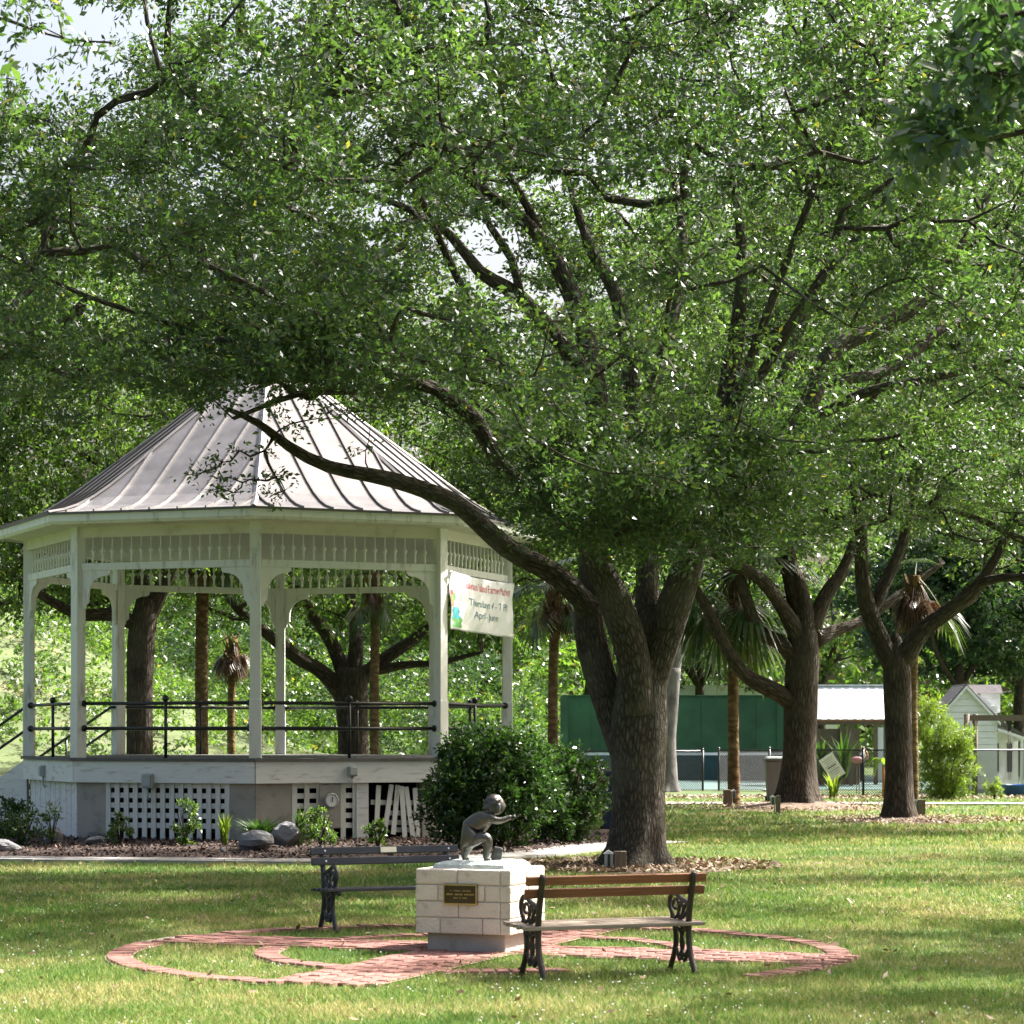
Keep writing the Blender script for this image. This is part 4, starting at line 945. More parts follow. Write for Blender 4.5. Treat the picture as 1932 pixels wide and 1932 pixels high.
# ---- trees behind the gazebo
px_tree('oak_tree', 'forked oak seen through the right openings of the gazebo', 66,
    [(666, 1510, 66, 66), (666, 1440, 66, 60), (665, 1360, 66, 58), (662, 1300, 66, 66), (664, 1260, 66, 60)],
    [lp([(655, 1320, 36), (610, 1270, 30), (560, 1240, 26), (510, 1200, 22), (450, 1150, 16), (400, 1080, 9)], 66, 65),
     lp([(655, 1290, 34), (625, 1210, 26), (585, 1150, 20), (550, 1080, 14), (520, 980, 8)], 66, 66),
     lp([(668, 1280, 34), (672, 1200, 26), (660, 1120, 20), (650, 1000, 12)], 66, 67),
     lp([(678, 1280, 34), (730, 1240, 26), (790, 1200, 20), (840, 1150, 14), (900, 1080, 8)], 66, 66),
     lp([(690, 1270, 20), (760, 1255, 16), (830, 1250, 12), (910, 1230, 7)], 66, 65)],
    lambda g: dome(3600, (-3.4, 66, 8.4), (8.0, 5.0, 5.6), g, .3, -.8), 800, 80, .18, M['back_leaf'], M['bark_dark'], 43,
    ylow=([300, 560, 640, 760, 860, 1100], [1190, 1200, 1140, 1180, 1230, 1150]), rad=(.6, 1.0), r0=.012, sides=3, flare=(.5, .5))
px_tree('tall_tree', 'straight dark trunk rising behind the left gazebo opening', 58,
    [(264, 1520, 58, 54), (263, 1440, 58, 50), (264, 1300, 58, 50), (268, 1200, 58, 52), (280, 1130, 58, 44)],
    [lp([(268, 1180, 40), (310, 1100, 30), (340, 1020, 22), (350, 880, 12)], 58, 58), lp([(264, 1180, 34), (210, 1160, 26), (150, 1160, 22), (90, 1130, 18), (20, 1080, 12), (-60, 1040, 8)], 58, 57),
     lp([(280, 1140, 30), (230, 1000, 22), (150, 900, 16), (90, 860, 12), (20, 800, 7)], 58, 59)],
    lambda g: dome(4200, (-9.6, 58.5, 8.6), (6.4, 4.8, 5.0), g, .3, -.85), 900, 80, .16, M['back_leaf'], M['bark_dark'], 47,
    ylow=([-100, 0, 60, 140, 200, 300, 400, 600], [1270, 1250, 1230, 1200, 1140, 1090, 1060, 900]), rad=(.5, .9), r0=.011, sides=3, flare=(.5, .4))

# ---- far trees closing the view
far = [  # X, Y, height, crown rx, crown rz, leaf, label
 (-27, 108, 15, 7, 5.5, 'back_leaf', 'pale tree high on the grassy slope at the far left edge'),
 (-15.5, 112, 13, 6, 5, 'bright_leaf', 'sunlit yellow-green tree behind the hill at left'),
 (-9.5, 98, 12, 5.5, 4.8, 'back_leaf', 'leafy tree behind the left half of the gazebo'),
 (-4, 116, 14, 6.5, 5.5, 'bright_leaf', 'bright green tree glimpsed through the middle of the gazebo'),
 (-1.4, 100, 11, 4.2, 4.4, 'bright_leaf', 'bright tree glimpsed between gazebo and green wall'),
 (3.6, 124, 14, 6, 5.5, 'back_leaf', 'tall tree behind the left end of the green wall'),
 (9.6, 132, 14, 6.5, 5.5, 'dark_leaf', 'dark tree behind the middle of the green wall'),
 (15.4, 128, 14, 6.5, 5.6, 'back_leaf', 'rounded green tree behind the tin roofed shelter'),
 (17.6, 101, 12, 4.6, 4.4, 'dark_leaf', 'dark trunked tree rising left of the playhouse gable'),
 (20.6, 104, 12.5, 4.8, 4.6, 'dark_leaf', 'dark trunked tree rising behind the playhouse dormers'),
 (25.5, 112, 14, 6.5, 5.6, 'back_leaf', 'green tree at the far right behind the playhouse'),
 (-21, 135, 17, 8, 6, 'back_leaf', 'tall distant tree above the hill on the left'),
]
for i, (X, Y, H, rx, rz_, lm, lab) in enumerate(far):
    g = np.random.default_rng(100 + i); z0 = float(hill_h(X, Y)) - .15 if X < 4 else 0
    tw_ = .22 + .02 * (i % 4); fork = z0 + H * .32
    tk = spline([(X, Y, z0, tw_ * 1.3), (X + .1, Y, z0 + 1.2, tw_), (X + .15, Y, fork, tw_ * .9), (X + .2, Y, fork + .8, tw_ * .7)], .5)
    limbs = []
    for k in range(5):
        a = 2 * math.pi * k / 5 + g.uniform(0, 1); e = np.array([X + math.cos(a) * rx * .6, Y + math.sin(a) * rx * .5, z0 + H * g.uniform(.6, .85)])
        s0 = np.array([X + .12, Y, fork - .3]); md = (s0 + e) / 2 + np.array([0, 0, -.3]) + g.normal(0, .3, 3)
        limbs.append(spline([(*s0, tw_ * .55), (*md, tw_ * .4), (*e, .05)], .5))
    C = dome(260, (X, Y, z0 + H * .62), (rx, rx * .75, rz_), g, .35, -.75); C = lumpy(C, g, .6, -1.6)[:190]
    make_tree('far_tree', lab, (X, Y, z0), tk, limbs, C, g.uniform(.8, 1.35, len(C)), 95, .30, M[lm], M['bark_dark'], 100 + i, sides=3, r0=.016, group='trees closing the background', trunk_sides=10, width=.5, tri=True, flare=(.5, .5))

# undergrowth and far wood behind everything
g = np.random.default_rng(77)
def thicket(name, label, C, rad, per, size, mat, parent=None):
    V, ti = leaves(C, rad, per, size, g, tri=True, width=.5); o = soup(name, V, 3, mat, parent, ti); o['kind'] = 'stuff'; tag(o, label, 'foliage'); return o
cx = g.uniform(-17, 1.2, 260); cy = g.uniform(80, 92, 260); hh = g.uniform(0, 1, 260) ** 1.1 * 4.4; cx2 = g.uniform(-17, 1.2, 300); cy2 = g.uniform(84, 96, 300)
thicket('shade_tinted_thicket', 'thicket with shade put into its dark green leaf colour among the brighter growth behind the gazebo', np.stack([cx, cy, np.maximum(hill_h(cx, cy), 0) * .8 + hh], 1), g.uniform(.6, 1.1, 260), 120, .15, M['dark_leaf'])  # darker leaf colour stands in for the shaded hollows of this growth
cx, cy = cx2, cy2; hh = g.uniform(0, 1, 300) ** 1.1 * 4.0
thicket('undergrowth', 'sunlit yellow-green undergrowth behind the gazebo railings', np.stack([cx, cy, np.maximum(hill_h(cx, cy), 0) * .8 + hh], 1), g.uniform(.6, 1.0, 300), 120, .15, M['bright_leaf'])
cx = g.uniform(-60, 60, 900); cy = g.uniform(140, 156, 900); hh = g.uniform(0, 11, 900)
thicket('far_wood', 'distant mass of trees closing the horizon', np.stack([cx, cy, hh + np.maximum(hill_h(cx, cy), 0)], 1), g.uniform(1.6, 2.6, 900), 48, .75, M['back_leaf'])
cx = g.uniform(-26, -5.0, 1100); cy = g.uniform(64, 98, 1100); kk = (hill_h(cx, cy) > 1.6) | (g.uniform(0, 1, 1100) < .3); cx, cy = cx[kk], cy[kk]; nk = len(cx)
thicket('hill_brush', 'low brush growing over the grassy slope on the left', np.stack([cx, cy, hill_h(cx, cy) + .25], 1), g.uniform(.5, 1.1, nk), 75, .17, M['back_leaf'])

# ---- palms
def palm(label, x, d, ybase, ytop, wpx, nf, dead, seed, rf=1.5):
    g = np.random.default_rng(seed); X = (x - CX) / F * d; zt = EYE + (HY - ytop) / F * d; r = wpx / 2 * d / F
    t = thing('palm_tree', label, 'palm', (X, d, 0), 0)
    s = spline([(0, 0, -.1, r * 1.25), (.02, 0, .5, r * 1.02), (.0, .0, zt * .5, r * .95), (.04, .02, zt * .85, r), (.05, 0, zt, r * 1.2)], .2)
    MB().tube(s[:, :3], s[:, 3], 14, lobe=lambda i, th, L: 1 + .05 * math.sin(L * 28) + .04 * np.sin(5 * th + L * 9)).build('trunk', M['bark_palm'], t, True)
    top = np.array([.05, 0, zt])
    def frond(az, el, ln, mat, hang):
        dirh = np.array([math.cos(az), math.sin(az), 0]); sidev = np.array([-math.sin(az), math.cos(az), 0])
        rib = []
        for q in np.linspace(0, 1, 7): rib.append(top + dirh * ln * .62 * math.cos(el) * q + np.array([0, 0, ln * .62 * (math.sin(el) * q - hang * q * q)]))
        mb = MB(); mb.tube(rib, [.022, .02, .018, .016, .014, .012, .008], 4)
        mb.bark = []
        tipdir = norm(rib[-1] - rib[-2]); n = 24; hub = rib[-1]
        for k in range(n):
            f = (k / (n - 1) - .5) * 2; a = f * 1.75; dv = norm(tipdir * math.cos(a) + sidev * math.sin(a) + np.array([0, 0, .05])); L2 = ln * .62 * (1 - .28 * abs(f)) * g.uniform(.88, 1.08)
            m1 = hub + dv * L2 * .55; tip = hub + dv * L2 * .95 + np.array([0, 0, -L2 * (.18 + .25 * hang)]); wv = np.cross(dv, [0, 0, 1.]); wv = norm(wv) * .022 * ln
            mb.raw([hub, m1 + wv, tip, m1 - wv], [(0, 1, 2, 3)])
        o = mb.build('frond', mat, t); a_ = o.data.attributes.new('tint', 'FLOAT', 'FACE'); a_.data.foreach_set('value', g.uniform(.1, .9, len(o.data.polygons)).astype(np.float32))
    for i in range(nf): frond(g.uniform(0, 6.28), g.uniform(-.95, 1.0), rf * g.uniform(.85, 1.15), M['palm_leaf'], g.uniform(.15, .5))
    for i in range(dead): frond(g.uniform(0, 6.28), g.uniform(-1.35, -.95), rf * .75 * g.uniform(.8, 1.1), M['dead_frond'], .15)
    # old leaf boots under the crown
    for i in range(14):
        a = i * 2.4; z = zt - .08 - .05 * i; MB().bar((math.cos(a) * r, math.sin(a) * r, z - .12), (math.cos(a) * r * 1.9, math.sin(a) * r * 1.9, z + .16), .09, .03).build('boot', M['bark_palm'], t)
    return t
palm('palm with shaggy drooping fronds between the big oak and the dark oak', 1383, 64, 1522, 1075, 23, 34, 8, 1, 2.2)
palm('thin palm trunk standing between gazebo and green wall', 1043, 52, 1500, 1095, 20, 12, 14, 2, 1.2)
palm('palm with red-brown boots rising behind the slim oak', 1722, 57, 1530, 1085, 19, 3, 24, 3, 1.4)
palm('palm trunk seen through the gazebo, left of the front post', 380, 62, 1500, 990, 26, 12, 8, 4, 1.6)
palm('thin palm trunk beside the forked oak behind the gazebo', 706, 61, 1500, 1080, 18, 10, 6, 5, 1.2)
palm('short palm with hanging brown fronds behind the gazebo rail', 436, 70, 1480, 1200, 16, 2, 22, 6, 1.3)

# ---- foreground branches from trees beyond the frame
g = np.random.default_rng(5)
dM = 15.0
mt = thing('magnolia_tree', 'broad leaved branch with large glossy leaves in the top right corner', 'tree', (4.9, 16, 0))
bv = np.array([4.9, 16, 0.])
tk = spline([(4.9, 16, 0, .24), (4.9, 16, 2.5, .2), (4.85, 15.9, 4.2, .17), (4.8, 15.9, 6, .12), (4.8, 16, 8, .06)], .3)
mb = MB(); mb.tube(tk[:, :3] - bv, tk[:, 3], 14, lobe=trunk_flare(.5, .6, 5, 1)); 
lm_rows = [lp([(2520, 330, 40), (2300, 250, 26), (2080, 190, 18), (1930, 150, 12), (1830, 130, 7)], 15.9, 14.6), lp([(2520, 420, 34), (2200, 250, 22), (2000, 240, 14), (1880, 260, 9), (1760, 290, 5)], 15.9, 15.2), lp([(2510, 60, 30), (2200, 10, 18), (1960, 20, 11), (1830, 40, 6)], 15.9, 15.0)]
ml = [limb_px(r) for r in lm_rows]
for q in ml: q[:, :3] -= bv
add_tube_limbs(mb, ml, 8); mb.build('trunk', M['bark_dark'], mt, True)
cp = []
while len(cp) < 58:
    x, y = g.uniform(1690, 2080), g.uniform(-40, 305)
    lim = np.interp(y, [-40, 60, 130, 200, 260, 300], [1790, 1770, 1790, 1740, 1700, 1700])
    if x < lim or (y > 215 and 1850 < x): continue
    if 205 > y > 170 and x > 1900: continue
    cp.append(P(x, y, g.uniform(14.5, 15.8)) - bv)
cp = np.array(cp); bw = MB(); grow(bw, ml, cp, g, .004, 5, .2); bw.build('branchwork', M['bark_dark'], mt, True)['kind'] = 'stuff'
lv = []
for vi in range(5):
    ln = 1.0; mb = MB(); prof_ = [(0, .01), (.08, .07), (.2, .13), (.35, .175), (.52, .185), (.68, .165), (.82, .115), (.93, .05), (1, .004)]; cv = random.uniform(-.12, -.02)
    vs = [];
    for s, w_ in prof_: z = cv * s * s * 2; vs += [(s, -w_, z + .25 * w_), (s, 0, z), (s, w_, z + .25 * w_)]
    mb.raw(vs, [(3 * i + j, 3 * i + j + 1, 3 * i + j + 4, 3 * i + j + 3) for i in range(len(prof_) - 1) for j in (0, 1)])
    me = mb.mesh('leaf', M['magnolia_leaf'], True); a_ = me.attributes.new('tint', 'FLOAT', 'FACE'); a_.data.foreach_set('value', np.full(len(me.polygons), .15 + .18 * vi, np.float32)); lv.append(me)
nl = 0
for c in cp:
    ax = norm(g.normal(0, 1, 3) * np.array([1, 1, .5]))
    for k in range(5):
        if nl >= 290: break
        dv = norm(ax * .6 + g.normal(0, .7, 3) + np.array([0, 0, -.25])); qt = Vector(dv).to_track_quat('X', 'Z') @ Matrix.Rotation(g.uniform(-.8, .8), 3, 'X').to_quaternion()
        s = g.uniform(.14, .20); o = link('leaf', lv[nl % 5], mt, c + g.normal(0, .04, 3), qt.to_euler(), (s, s, s)); nl += 1
V, ti = leaves(cp, np.full(len(cp), .25), 22, .13, g, width=.34, droop=.3); soup('twig_foliage', V, 4, M['magnolia_leaf'], mt, ti)['kind'] = 'stuff'
bg = dome(260, (4.9 - bv[0], 16 - bv[1], 7.2), (3.2, 3.0, 2.6), g, .3, -.9)
pxx, pyy = proj(bg + bv); bg = bg[(pxx > 1960) | (pyy < -60)]; bg = open_to_sun(bg + bv, g)[:170] - bv
V, ti = leaves(bg, np.full(len(bg), .5), 45, .15, g, width=.42); o = soup('crown', V, 4, M['magnolia_leaf'], mt, ti); o['kind'] = 'stuff'

lt = thing('near_oak', 'leafy oak twigs reaching into the top left corner', 'tree', (-4.6, 19.5, 0)); bv = np.array([-4.6, 19.5, 0.])
tk = spline([(-4.6, 19.5, 0, .2), (-4.6, 19.5, 3, .16), (-4.5, 19.5, 6, .12), (-4.5, 19.5, 8.5, .06)], .3)
mb = MB(); mb.tube(tk[:, :3] - bv, tk[:, 3], 12, lobe=trunk_flare(.5, .6, 5, 2))
ml = [limb_px(r) for r in (lp([(-130, 100, 14), (-40, 30, 9), (60, 55, 6), (130, 75, 4), (210, 80, 3)], 19.4, 18.2), lp([(-130, 160, 14), (-60, 150, 9), (-20, 160, 6), (15, 165, 4)], 19.4, 18.6))]
for q in ml: q[:, :3] -= bv
add_tube_limbs(mb, ml, 6); mb.build('trunk', M['bark'], lt, True)
cp = np.array([P(x, y, 18.4) - bv for x, y in ((10, 20), (45, 15), (90, 10), (110, 30), (20, 60), (60, 50), (140, 70), (175, 85), (205, 95), (5, 110), (25, 150), (10, 190), (30, 170), (90, 115), (105, 110), (15, 215), (150, 85))])
bw = MB(); grow(bw, ml, cp, g, .003, 4, .15); bw.build('branchwork', M['bark'], lt, True)['kind'] = 'stuff'
V, ti = leaves(cp, np.full(len(cp), .11), 16, .085, g, width=.36, droop=.3); soup('twig_foliage', V, 4, M['oak_leaf'], lt, ti)
bg = dome(300, (-.3, 0, 7.6), (3.4, 3.2, 2.6), g, .3, -.9); pxx, pyy = proj(bg + bv); bg = bg[(pxx < -90) | (pyy < -130)]; bg = open_to_sun(bg + bv, g)[:150] - bv
V, ti = leaves(bg, np.full(len(bg), .5), 60, .12, g, width=.42); o = soup('crown', V, 4, M['oak_leaf'], lt, ti); o['kind'] = 'stuff'

# ---- oaks beyond the frame on the right whose shade lies over the lawn
for nm, lab, X, Y, H, rx, n_ in (('shade_oak', 'oak standing past the right edge level with the big oak', 15.5, 38, 12, 5.5, 260), ('shade_oak', 'oak standing past the right edge beside the brick circle', 11.2, 23.5, 11.5, 5.2, 430)):
    g = np.random.default_rng(int(X * 10)); tk = spline([(X, Y, 0, .4), (X, Y, 1.2, .3), (X, Y, 3.5, .28), (X, Y, 4.5, .2)], .3); limbs = []
    for k in range(6):
        a = 2 * math.pi * k / 6 + .4; e = np.array([X + math.cos(a) * rx * .7, Y + math.sin(a) * rx * .7, H * .7]); s0 = np.array([X, Y, 3.6])
        limbs.append(spline([(*s0, .16), (*((s0 + e) / 2 + g.normal(0, .3, 3)), .11), (*e, .03)], .4))
    C = dome(n_ * 2, (X, Y, H * .66), (rx, rx, H * .34), g, .35, -.7); C = open_to_sun(lumpy(C, g, .8, -1.), g)[:n_]
    make_tree(nm, lab, (X, Y, 0), tk, limbs, C, g.uniform(.6, 1.0, len(C)), 75, .17, M['oak_leaf'], M['bark'], 61, sides=3, r0=.01, trunk_sides=12)

# ------------------------------------------------------------------ shrubs, rocks
def shrub(name, label, x, ybase, d, wpx, hpx, n, per, size, leafm, seed, group=None, twig=True, width=.45, cat='shrub', flat=.9):
    g = np.random.default_rng(seed); X = (x - CX) / F * d; s = d / F; rx, rz_ = wpx / 2 * s, hpx * s
    t = thing(name, label, cat, (X, d, 0.0), 0, group)
    C = dome(n, (0, 0, rz_ * .48), (rx * .85, rx * .75, rz_ * .47), g, .45); st_ = MB()
    for k in range(6):
        a = k * 1.05; e = (math.cos(a) * rx * .5, math.sin(a) * rx * .4, rz_ * .7); st_.tube(spline([(0, 0, -.03), (e[0] * .3, e[1] * .3, rz_ * .3), e], .1), [.02 * s * 100 / 0.9 * .4] * len(spline([(0, 0, -.03), (e[0] * .3, e[1] * .3, rz_ * .3), e], .1)), 5)
    st_.build('stem', M['bark_dark'], t, True)
    V, ti = leaves(C, np.full(n, max(rx * .28, .06)), per, size, g, width=width, up=.4, flat=flat); V[:, 2] = np.maximum(V[:, 2], .01); soup('foliage', V, 4, leafm, t, ti); return t
def big_bush(label, parts, seed, lm=None, lsz=.10, lw=.42, nm='large_bush', cr=.26, per=46, y0=1590):
    g = np.random.default_rng(seed); x0, d0 = parts[0][0], parts[0][2]; base = np.array([(x0 - CX) / F * d0, d0, 0.]); t = thing(nm, label, 'bush', base)
    Cs = []
    for x, yc, d, rx, ry, n in parts:
        c = P(x, yc, d); Cs.append(dome(n, c, (rx / F * d, rx / F * d * .8, ry / F * d), g, .55))
    C = np.vstack(Cs); C = C[C[:, 2] > .12]; stem = MB()
    for k in range(9): a = k * .7; stem.tube(spline([(math.cos(a) * .1, math.sin(a) * .1, -.05), (math.cos(a) * .4, math.sin(a) * .35, .8), (math.cos(a) * .7, math.sin(a) * .55, 1.15)], .2), .022, 5)
    stem.build('stem', M['bark_dark'], t, True)
    V, ti = leaves(C - base, np.full(len(C), cr), per, lsz, g, width=lw, up=.5, flat=1.0); V[:, 2] = np.maximum(V[:, 2], .02); soup('foliage', V, 4, lm or M['shrub_leaf'], t, ti)
big_bush('big dark green rounded bush covering the right corner of the gazebo', [(930, 1492, 40.6, 118, 104, 330), (870, 1520, 40.2, 72, 74, 90), (890, 1415, 41, 45, 42, 40), (990, 1455, 41, 60, 66, 70)], 8)
big_bush('lower dark bush between the big bush and the oak trunk', [(1075, 1500, 42.5, 66, 84, 130), (1040, 1540, 42, 52, 52, 60)], 9)
shrub('small_shrub', 'low bushy shrub at the far left end of the mulch bed', 40, 1560, 40.5, 110, 95, 26, 42, .075, M['shrub_leaf'], 1)
shrub('small_shrub', 'dark leafy shrub against the white stair side', 8, 1545, 43.6, 90, 90, 24, 40, .09, M['shrub_leaf'], 12)
shrub('small_shrub', 'sparse twiggy shrub beside the white skirt boards', 98, 1560, 41.2, 55, 90, 14, 20, .09, M['back_leaf'], 2, width=.2)
shrub('small_shrub', 'small round shrub at the left end of the long lattice', 226, 1585, 41.6, 52, 62, 16, 44, .06, M['back_leaf'], 3)
shrub('small_shrub', 'taller upright shrub in front of the lattice middle', 350, 1587, 41.2, 62, 92, 22, 44, .065, M['back_leaf'], 4)
shrub('small_shrub', 'bushy shrub below the dial meter', 604, 1590, 40.8, 80, 90, 24, 44, .065, M['back_leaf'], 5)
shrub('small_shrub', 'small round shrub in front of the broken lattice', 713, 1594, 40.6, 56, 56, 16, 44, .06, M['back_leaf'], 6)
big_bush('feathery yellow-green bush against the fence before the playhouse', [(1786, 1450, 70.5, 52, 58, 105), (1756, 1372, 70.5, 30, 58, 45), (1800, 1395, 70.3, 30, 30, 22)], 10, M['fern_leaf'], .15, .16, 'fern_bush', .32, 85, 1512)
shrub('small_shrub', 'small pale shrub at the fence below the playhouse porch', 1876, 1508, 71, 46, 40, 14, 36, .11, M['fern_leaf'], 8, width=.25)
def tuft(name, label, x, d, wpx, hpx, n, mat, seed, cat='grass clump', wide=.012, z0=0, group=None):
    g = np.random.default_rng(seed); s = d / F; h = hpx * s; t = thing(name, label, cat, ((x - CX) / F * d, d, z0), 0, group); 
    a = g.uniform(0, 6.28, n); ln = h * g.uniform(.6, 1.1, n); sp_ = wpx / 2 * s * g.uniform(.1, 1, n); b0 = np.stack([np.cos(a), np.sin(a), np.zeros(n)], 1)
    r0 = b0 * (wpx * s * .12 * g.uniform(0, 1, n))[:, None]; m_ = r0 + b0 * (sp_ * .35)[:, None] + np.array([0, 0, 1]) * (ln * .65)[:, None]; tp = r0 + b0 * sp_[:, None] + np.array([0, 0, 1]) * (ln * g.uniform(.7, 1, n))[:, None]
    sd = np.stack([-np.sin(a), np.cos(a), np.zeros(n)], 1) * wide
    V = np.stack([r0 - sd * .6, m_ - sd, tp, m_ + sd, r0 + sd * .6], 1).reshape(-1, 3); soup('blade_cluster', V, 5, mat, t, g.uniform(0, 1, n)); return t
tuft('grass_clump', 'wide fine-leaved grass clump behind the big rocks', 490, 41.0, 120, 60, 420, M['shrub_leaf'], 1)
tuft('grass_clump', 'thin pale grass clump at the right end of the long lattice', 424, 41.3, 46, 66, 90, M['fern_leaf'], 2)
tuft('grass_clump', 'tall narrow grass clump left of the meter shrub', 566, 41.2, 40, 84, 90, M['shrub_leaf'], 3)
tuft('yucca', 'spiky yucca below the white tilted sign', 1572, 71.5, 60, 52, 46, M['fern_leaf'], 4, 'plant', .03)
tuft('yucca', 'tall spiky yucca behind the fence under the tin roof', 1590, 80, 90, 92, 54, M['shrub_leaf'], 5, 'plant', .04, .45)
tuft('yucca', 'spiky yucca behind the fence next to the dark oak trunk', 1549, 80, 46, 82, 40, M['shrub_leaf'], 6, 'plant', .04, .45)
# banana-like plant
t = thing('broad_leaf_plant', 'broad leaved plant with orange stalk beside the slim oak', 'plant', (14.62 * .72, 71.8, 0))
X = (1668 - CX) / F * 71.8; t.location = (X, 71.8, 0)
MB().tube([(0, 0, 0), (0, 0, .5), (-.03, 0, .95)], [.06, .05, .03], 8).build('stalk', plain('orange_stalk', (.45, .17, .04), .6), t, True)
for a, l2 in ((3.0, .55), (3.9, .45), (.4, .5), (2.2, .4)):
    mb = MB(); vs = []
    for s in np.linspace(0, 1, 8): x = math.cos(a) * s * l2; y = math.sin(a) * s * l2; z = .95 + .35 * math.sin(s * 2.6) - .55 * s * s; w_ = .13 * math.sin(math.pi * min(s + .06, 1)); vs += [(x - math.sin(a) * w_, y + math.cos(a) * w_, z), (x, y, z - .03), (x + math.sin(a) * w_, y - math.cos(a) * w_, z)]
    o = mb.raw(vs, [(3 * i + j, 3 * i + j + 1, 3 * i + j + 4, 3 * i + j + 3) for i in range(7) for j in (0, 1)]).build('leaf', M['fern_leaf'], t, True)
    at = o.data.attributes.new('tint', 'FLOAT', 'FACE'); at.data.foreach_set('value', np.full(len(o.data.polygons), .4, np.float32))

def rock(label, x, y, wpx, hpx, seed, tall=1.):
    q = G(x, y + hpx * .35); d = q[1]; s = d / F; g = np.random.default_rng(seed); k = g.normal(0, 1, (9, 3)); ph = g.uniform(0, 6, 9)
    t = blob('rock', (0, 0, hpx * s * .42), (wpx * s / 2, wpx * s / 2.4, hpx * s * .55), M['rock'], None, lambda v: 1 + .10 * sum(math.sin(2.2 * k[i].dot(v) + ph[i]) for i in range(5)) / 1.6 + .07 * math.sin(9 * v[0] + 7 * v[1] + ph[6]), 13)
    for p in t.data.polygons: p.use_smooth = False
    me = t.data
    for v in me.vertices:                                # chip flat facets
        for i in range(4):
            nrm = Vector(k[i]).normalized(); c = Vector((0, 0, hpx * s * .42)); dd = (v.co - c).dot(nrm) - .36 * wpx * s * (.8 if abs(nrm.z) < .5 else .55)
            if dd > 0: v.co -= nrm * dd * .9
    t.location = (q[0], d, 0); t.rotation_euler = (0, 0, g.uniform(0, 6)); tag(t, label, 'rock', 'rocks in the mulch bed')
rock('pale flat rock at the left edge of the mulch bed', 14, 1600, 60, 28, 1)
rock('dark rock half hidden under the far left shrub', 18, 1565, 44, 26, 2)
rock('upright pale rock below the white skirt boards', 100, 1583, 50, 36, 3)
rock('small rock leaning behind the long flat rock', 178, 1578, 36, 22, 4)
rock('long flat rock left of the lattice shrub', 182, 1590, 60, 20, 5)
rock('large layered boulder below the front corner of the gazebo', 487, 1592, 92, 44, 6)
rock('large dark boulder right of the layered boulder', 540, 1584, 76, 50, 7)
rock('small pale stone alone in the mulch', 421, 1607, 16, 12, 8)

# ------------------------------------------------------------------ right background
def fence(label, pts, z1, seed, wire, post_every=2.4, mesh=.075):
    x0, y0 = pts[0]; t = thing('chain_link_fence', label, 'fence', (x0, y0, 0)); pts = np.array(pts) - np.array([x0, y0]); L = np.concatenate([[0], np.cumsum(np.linalg.norm(np.diff(pts, axis=0), axis=1))])
    at = lambda s: np.array([np.interp(s, L, pts[:, 0]), np.interp(s, L, pts[:, 1])])
    n = max(1, round(L[-1] / post_every))
    for i in range(n + 1):
        p = at(L[-1] * i / n); q = MB().tube([(*p, 0), (*p, z1 + .03)], .035, 8).build('post', M['black_iron'], t, True); MB().lathe([(.038, 0), (.045, .03), (.02, .06), (.001, .065)], 8).build('cap', M['black_iron'], q, True, loc=(*p, z1 + .03))
    MB().tube([(*p, z1) for p in pts], .025, 6).build('top_rail', M['black_iron'], t, True)
    wm = MB(); H = z1 - .04; r = .0055
    for sgn in (1, -1):
        for s in np.arange(-H, L[-1] + H, mesh):
            a, b = s, s + H; za, zb = (.03, H + .03) if sgn > 0 else (H + .03, .03)
            t0 = max(0, (0 - a) / (b - a)); t1 = min(1, (L[-1] - a) / (b - a))
            if t1 <= t0: continue
            pa, pb = at(a + (b - a) * t0), at(a + (b - a) * t1); wm.bar((*pa, za + (zb - za) * t0), (*pb, za + (zb - za) * t1), r * 2, r * 2)
    o = wm.build('wire_mesh', wire, t); o['kind'] = 'stuff'
fence('black chain-link fence of the tennis court left of the gate gap', [(1.6, 82.2), (6.12, 81.6)], 1.27, 1, M['wire'])
fence('short black chain-link fence between gate gap and brown bin', [(6.65, 81.8), (8.9, 80.4)], 1.30, 2, M['wire'])
fence('black chain-link fence of the playground on the right', [(7.45, 73.6), (15.5, 73.0)], 1.36, 3, M['wire'])
t = thing('court_wall', 'long plain green practice wall behind the tennis court', 'wall', (2.1, 112, 0))
MB().box((5.6, .03, 1.73), (10.9, .24, 3.46)).build('wall_core', M['green_wall'], t)
for i in range(9): MB().box((.16 + 1.21 * (i + .5), -.105 - .006 * (i % 2), 1.72), (1.195, .03, 3.42)).build('wall_panel', M['green_wall'], t)
MB().box((.17, -.9, 1.73), (.3, 1.6, 3.46)).build('return_wall', M['green_wall'], t); MB().box((9.8, -.19, 1.70), (.5, .08, 3.40)).build('pilaster', M['green_wall'], t)
MB().box((5.6, 0, 3.49), (11.0, .36, .06)).build('coping', M['green_wall'], t)
t = thing('tennis_net', 'dark tennis net with white top tape across the court', 'net', (1.0, 98.6, 0))
MB().box((6.3, 0, .52), (12.6, .02, 1.0)).build('mesh', M['net'], t); MB().box((6.3, -.006, 1.04), (12.6, .04, .10)).build('tape', M['tape'], t)
for x in (0, 12.6): MB().tube([(x, 0, 0), (x, 0, 1.1)], .045, 8).build('post', M['black_iron'], t, True)
t = thing('white_building', 'low white roofed building showing above the green wall', 'building', (12.6, 136, 0))
MB().box((0, 0, 1.9), (9, 5, 3.8)).build('wall', M['siding'], t); MB().prism([(-4.8, 3.8), (4.8, 3.8), (4.4, 4.35), (-4.4, 4.35)], 5.4).build('roof', M['tin'], t)

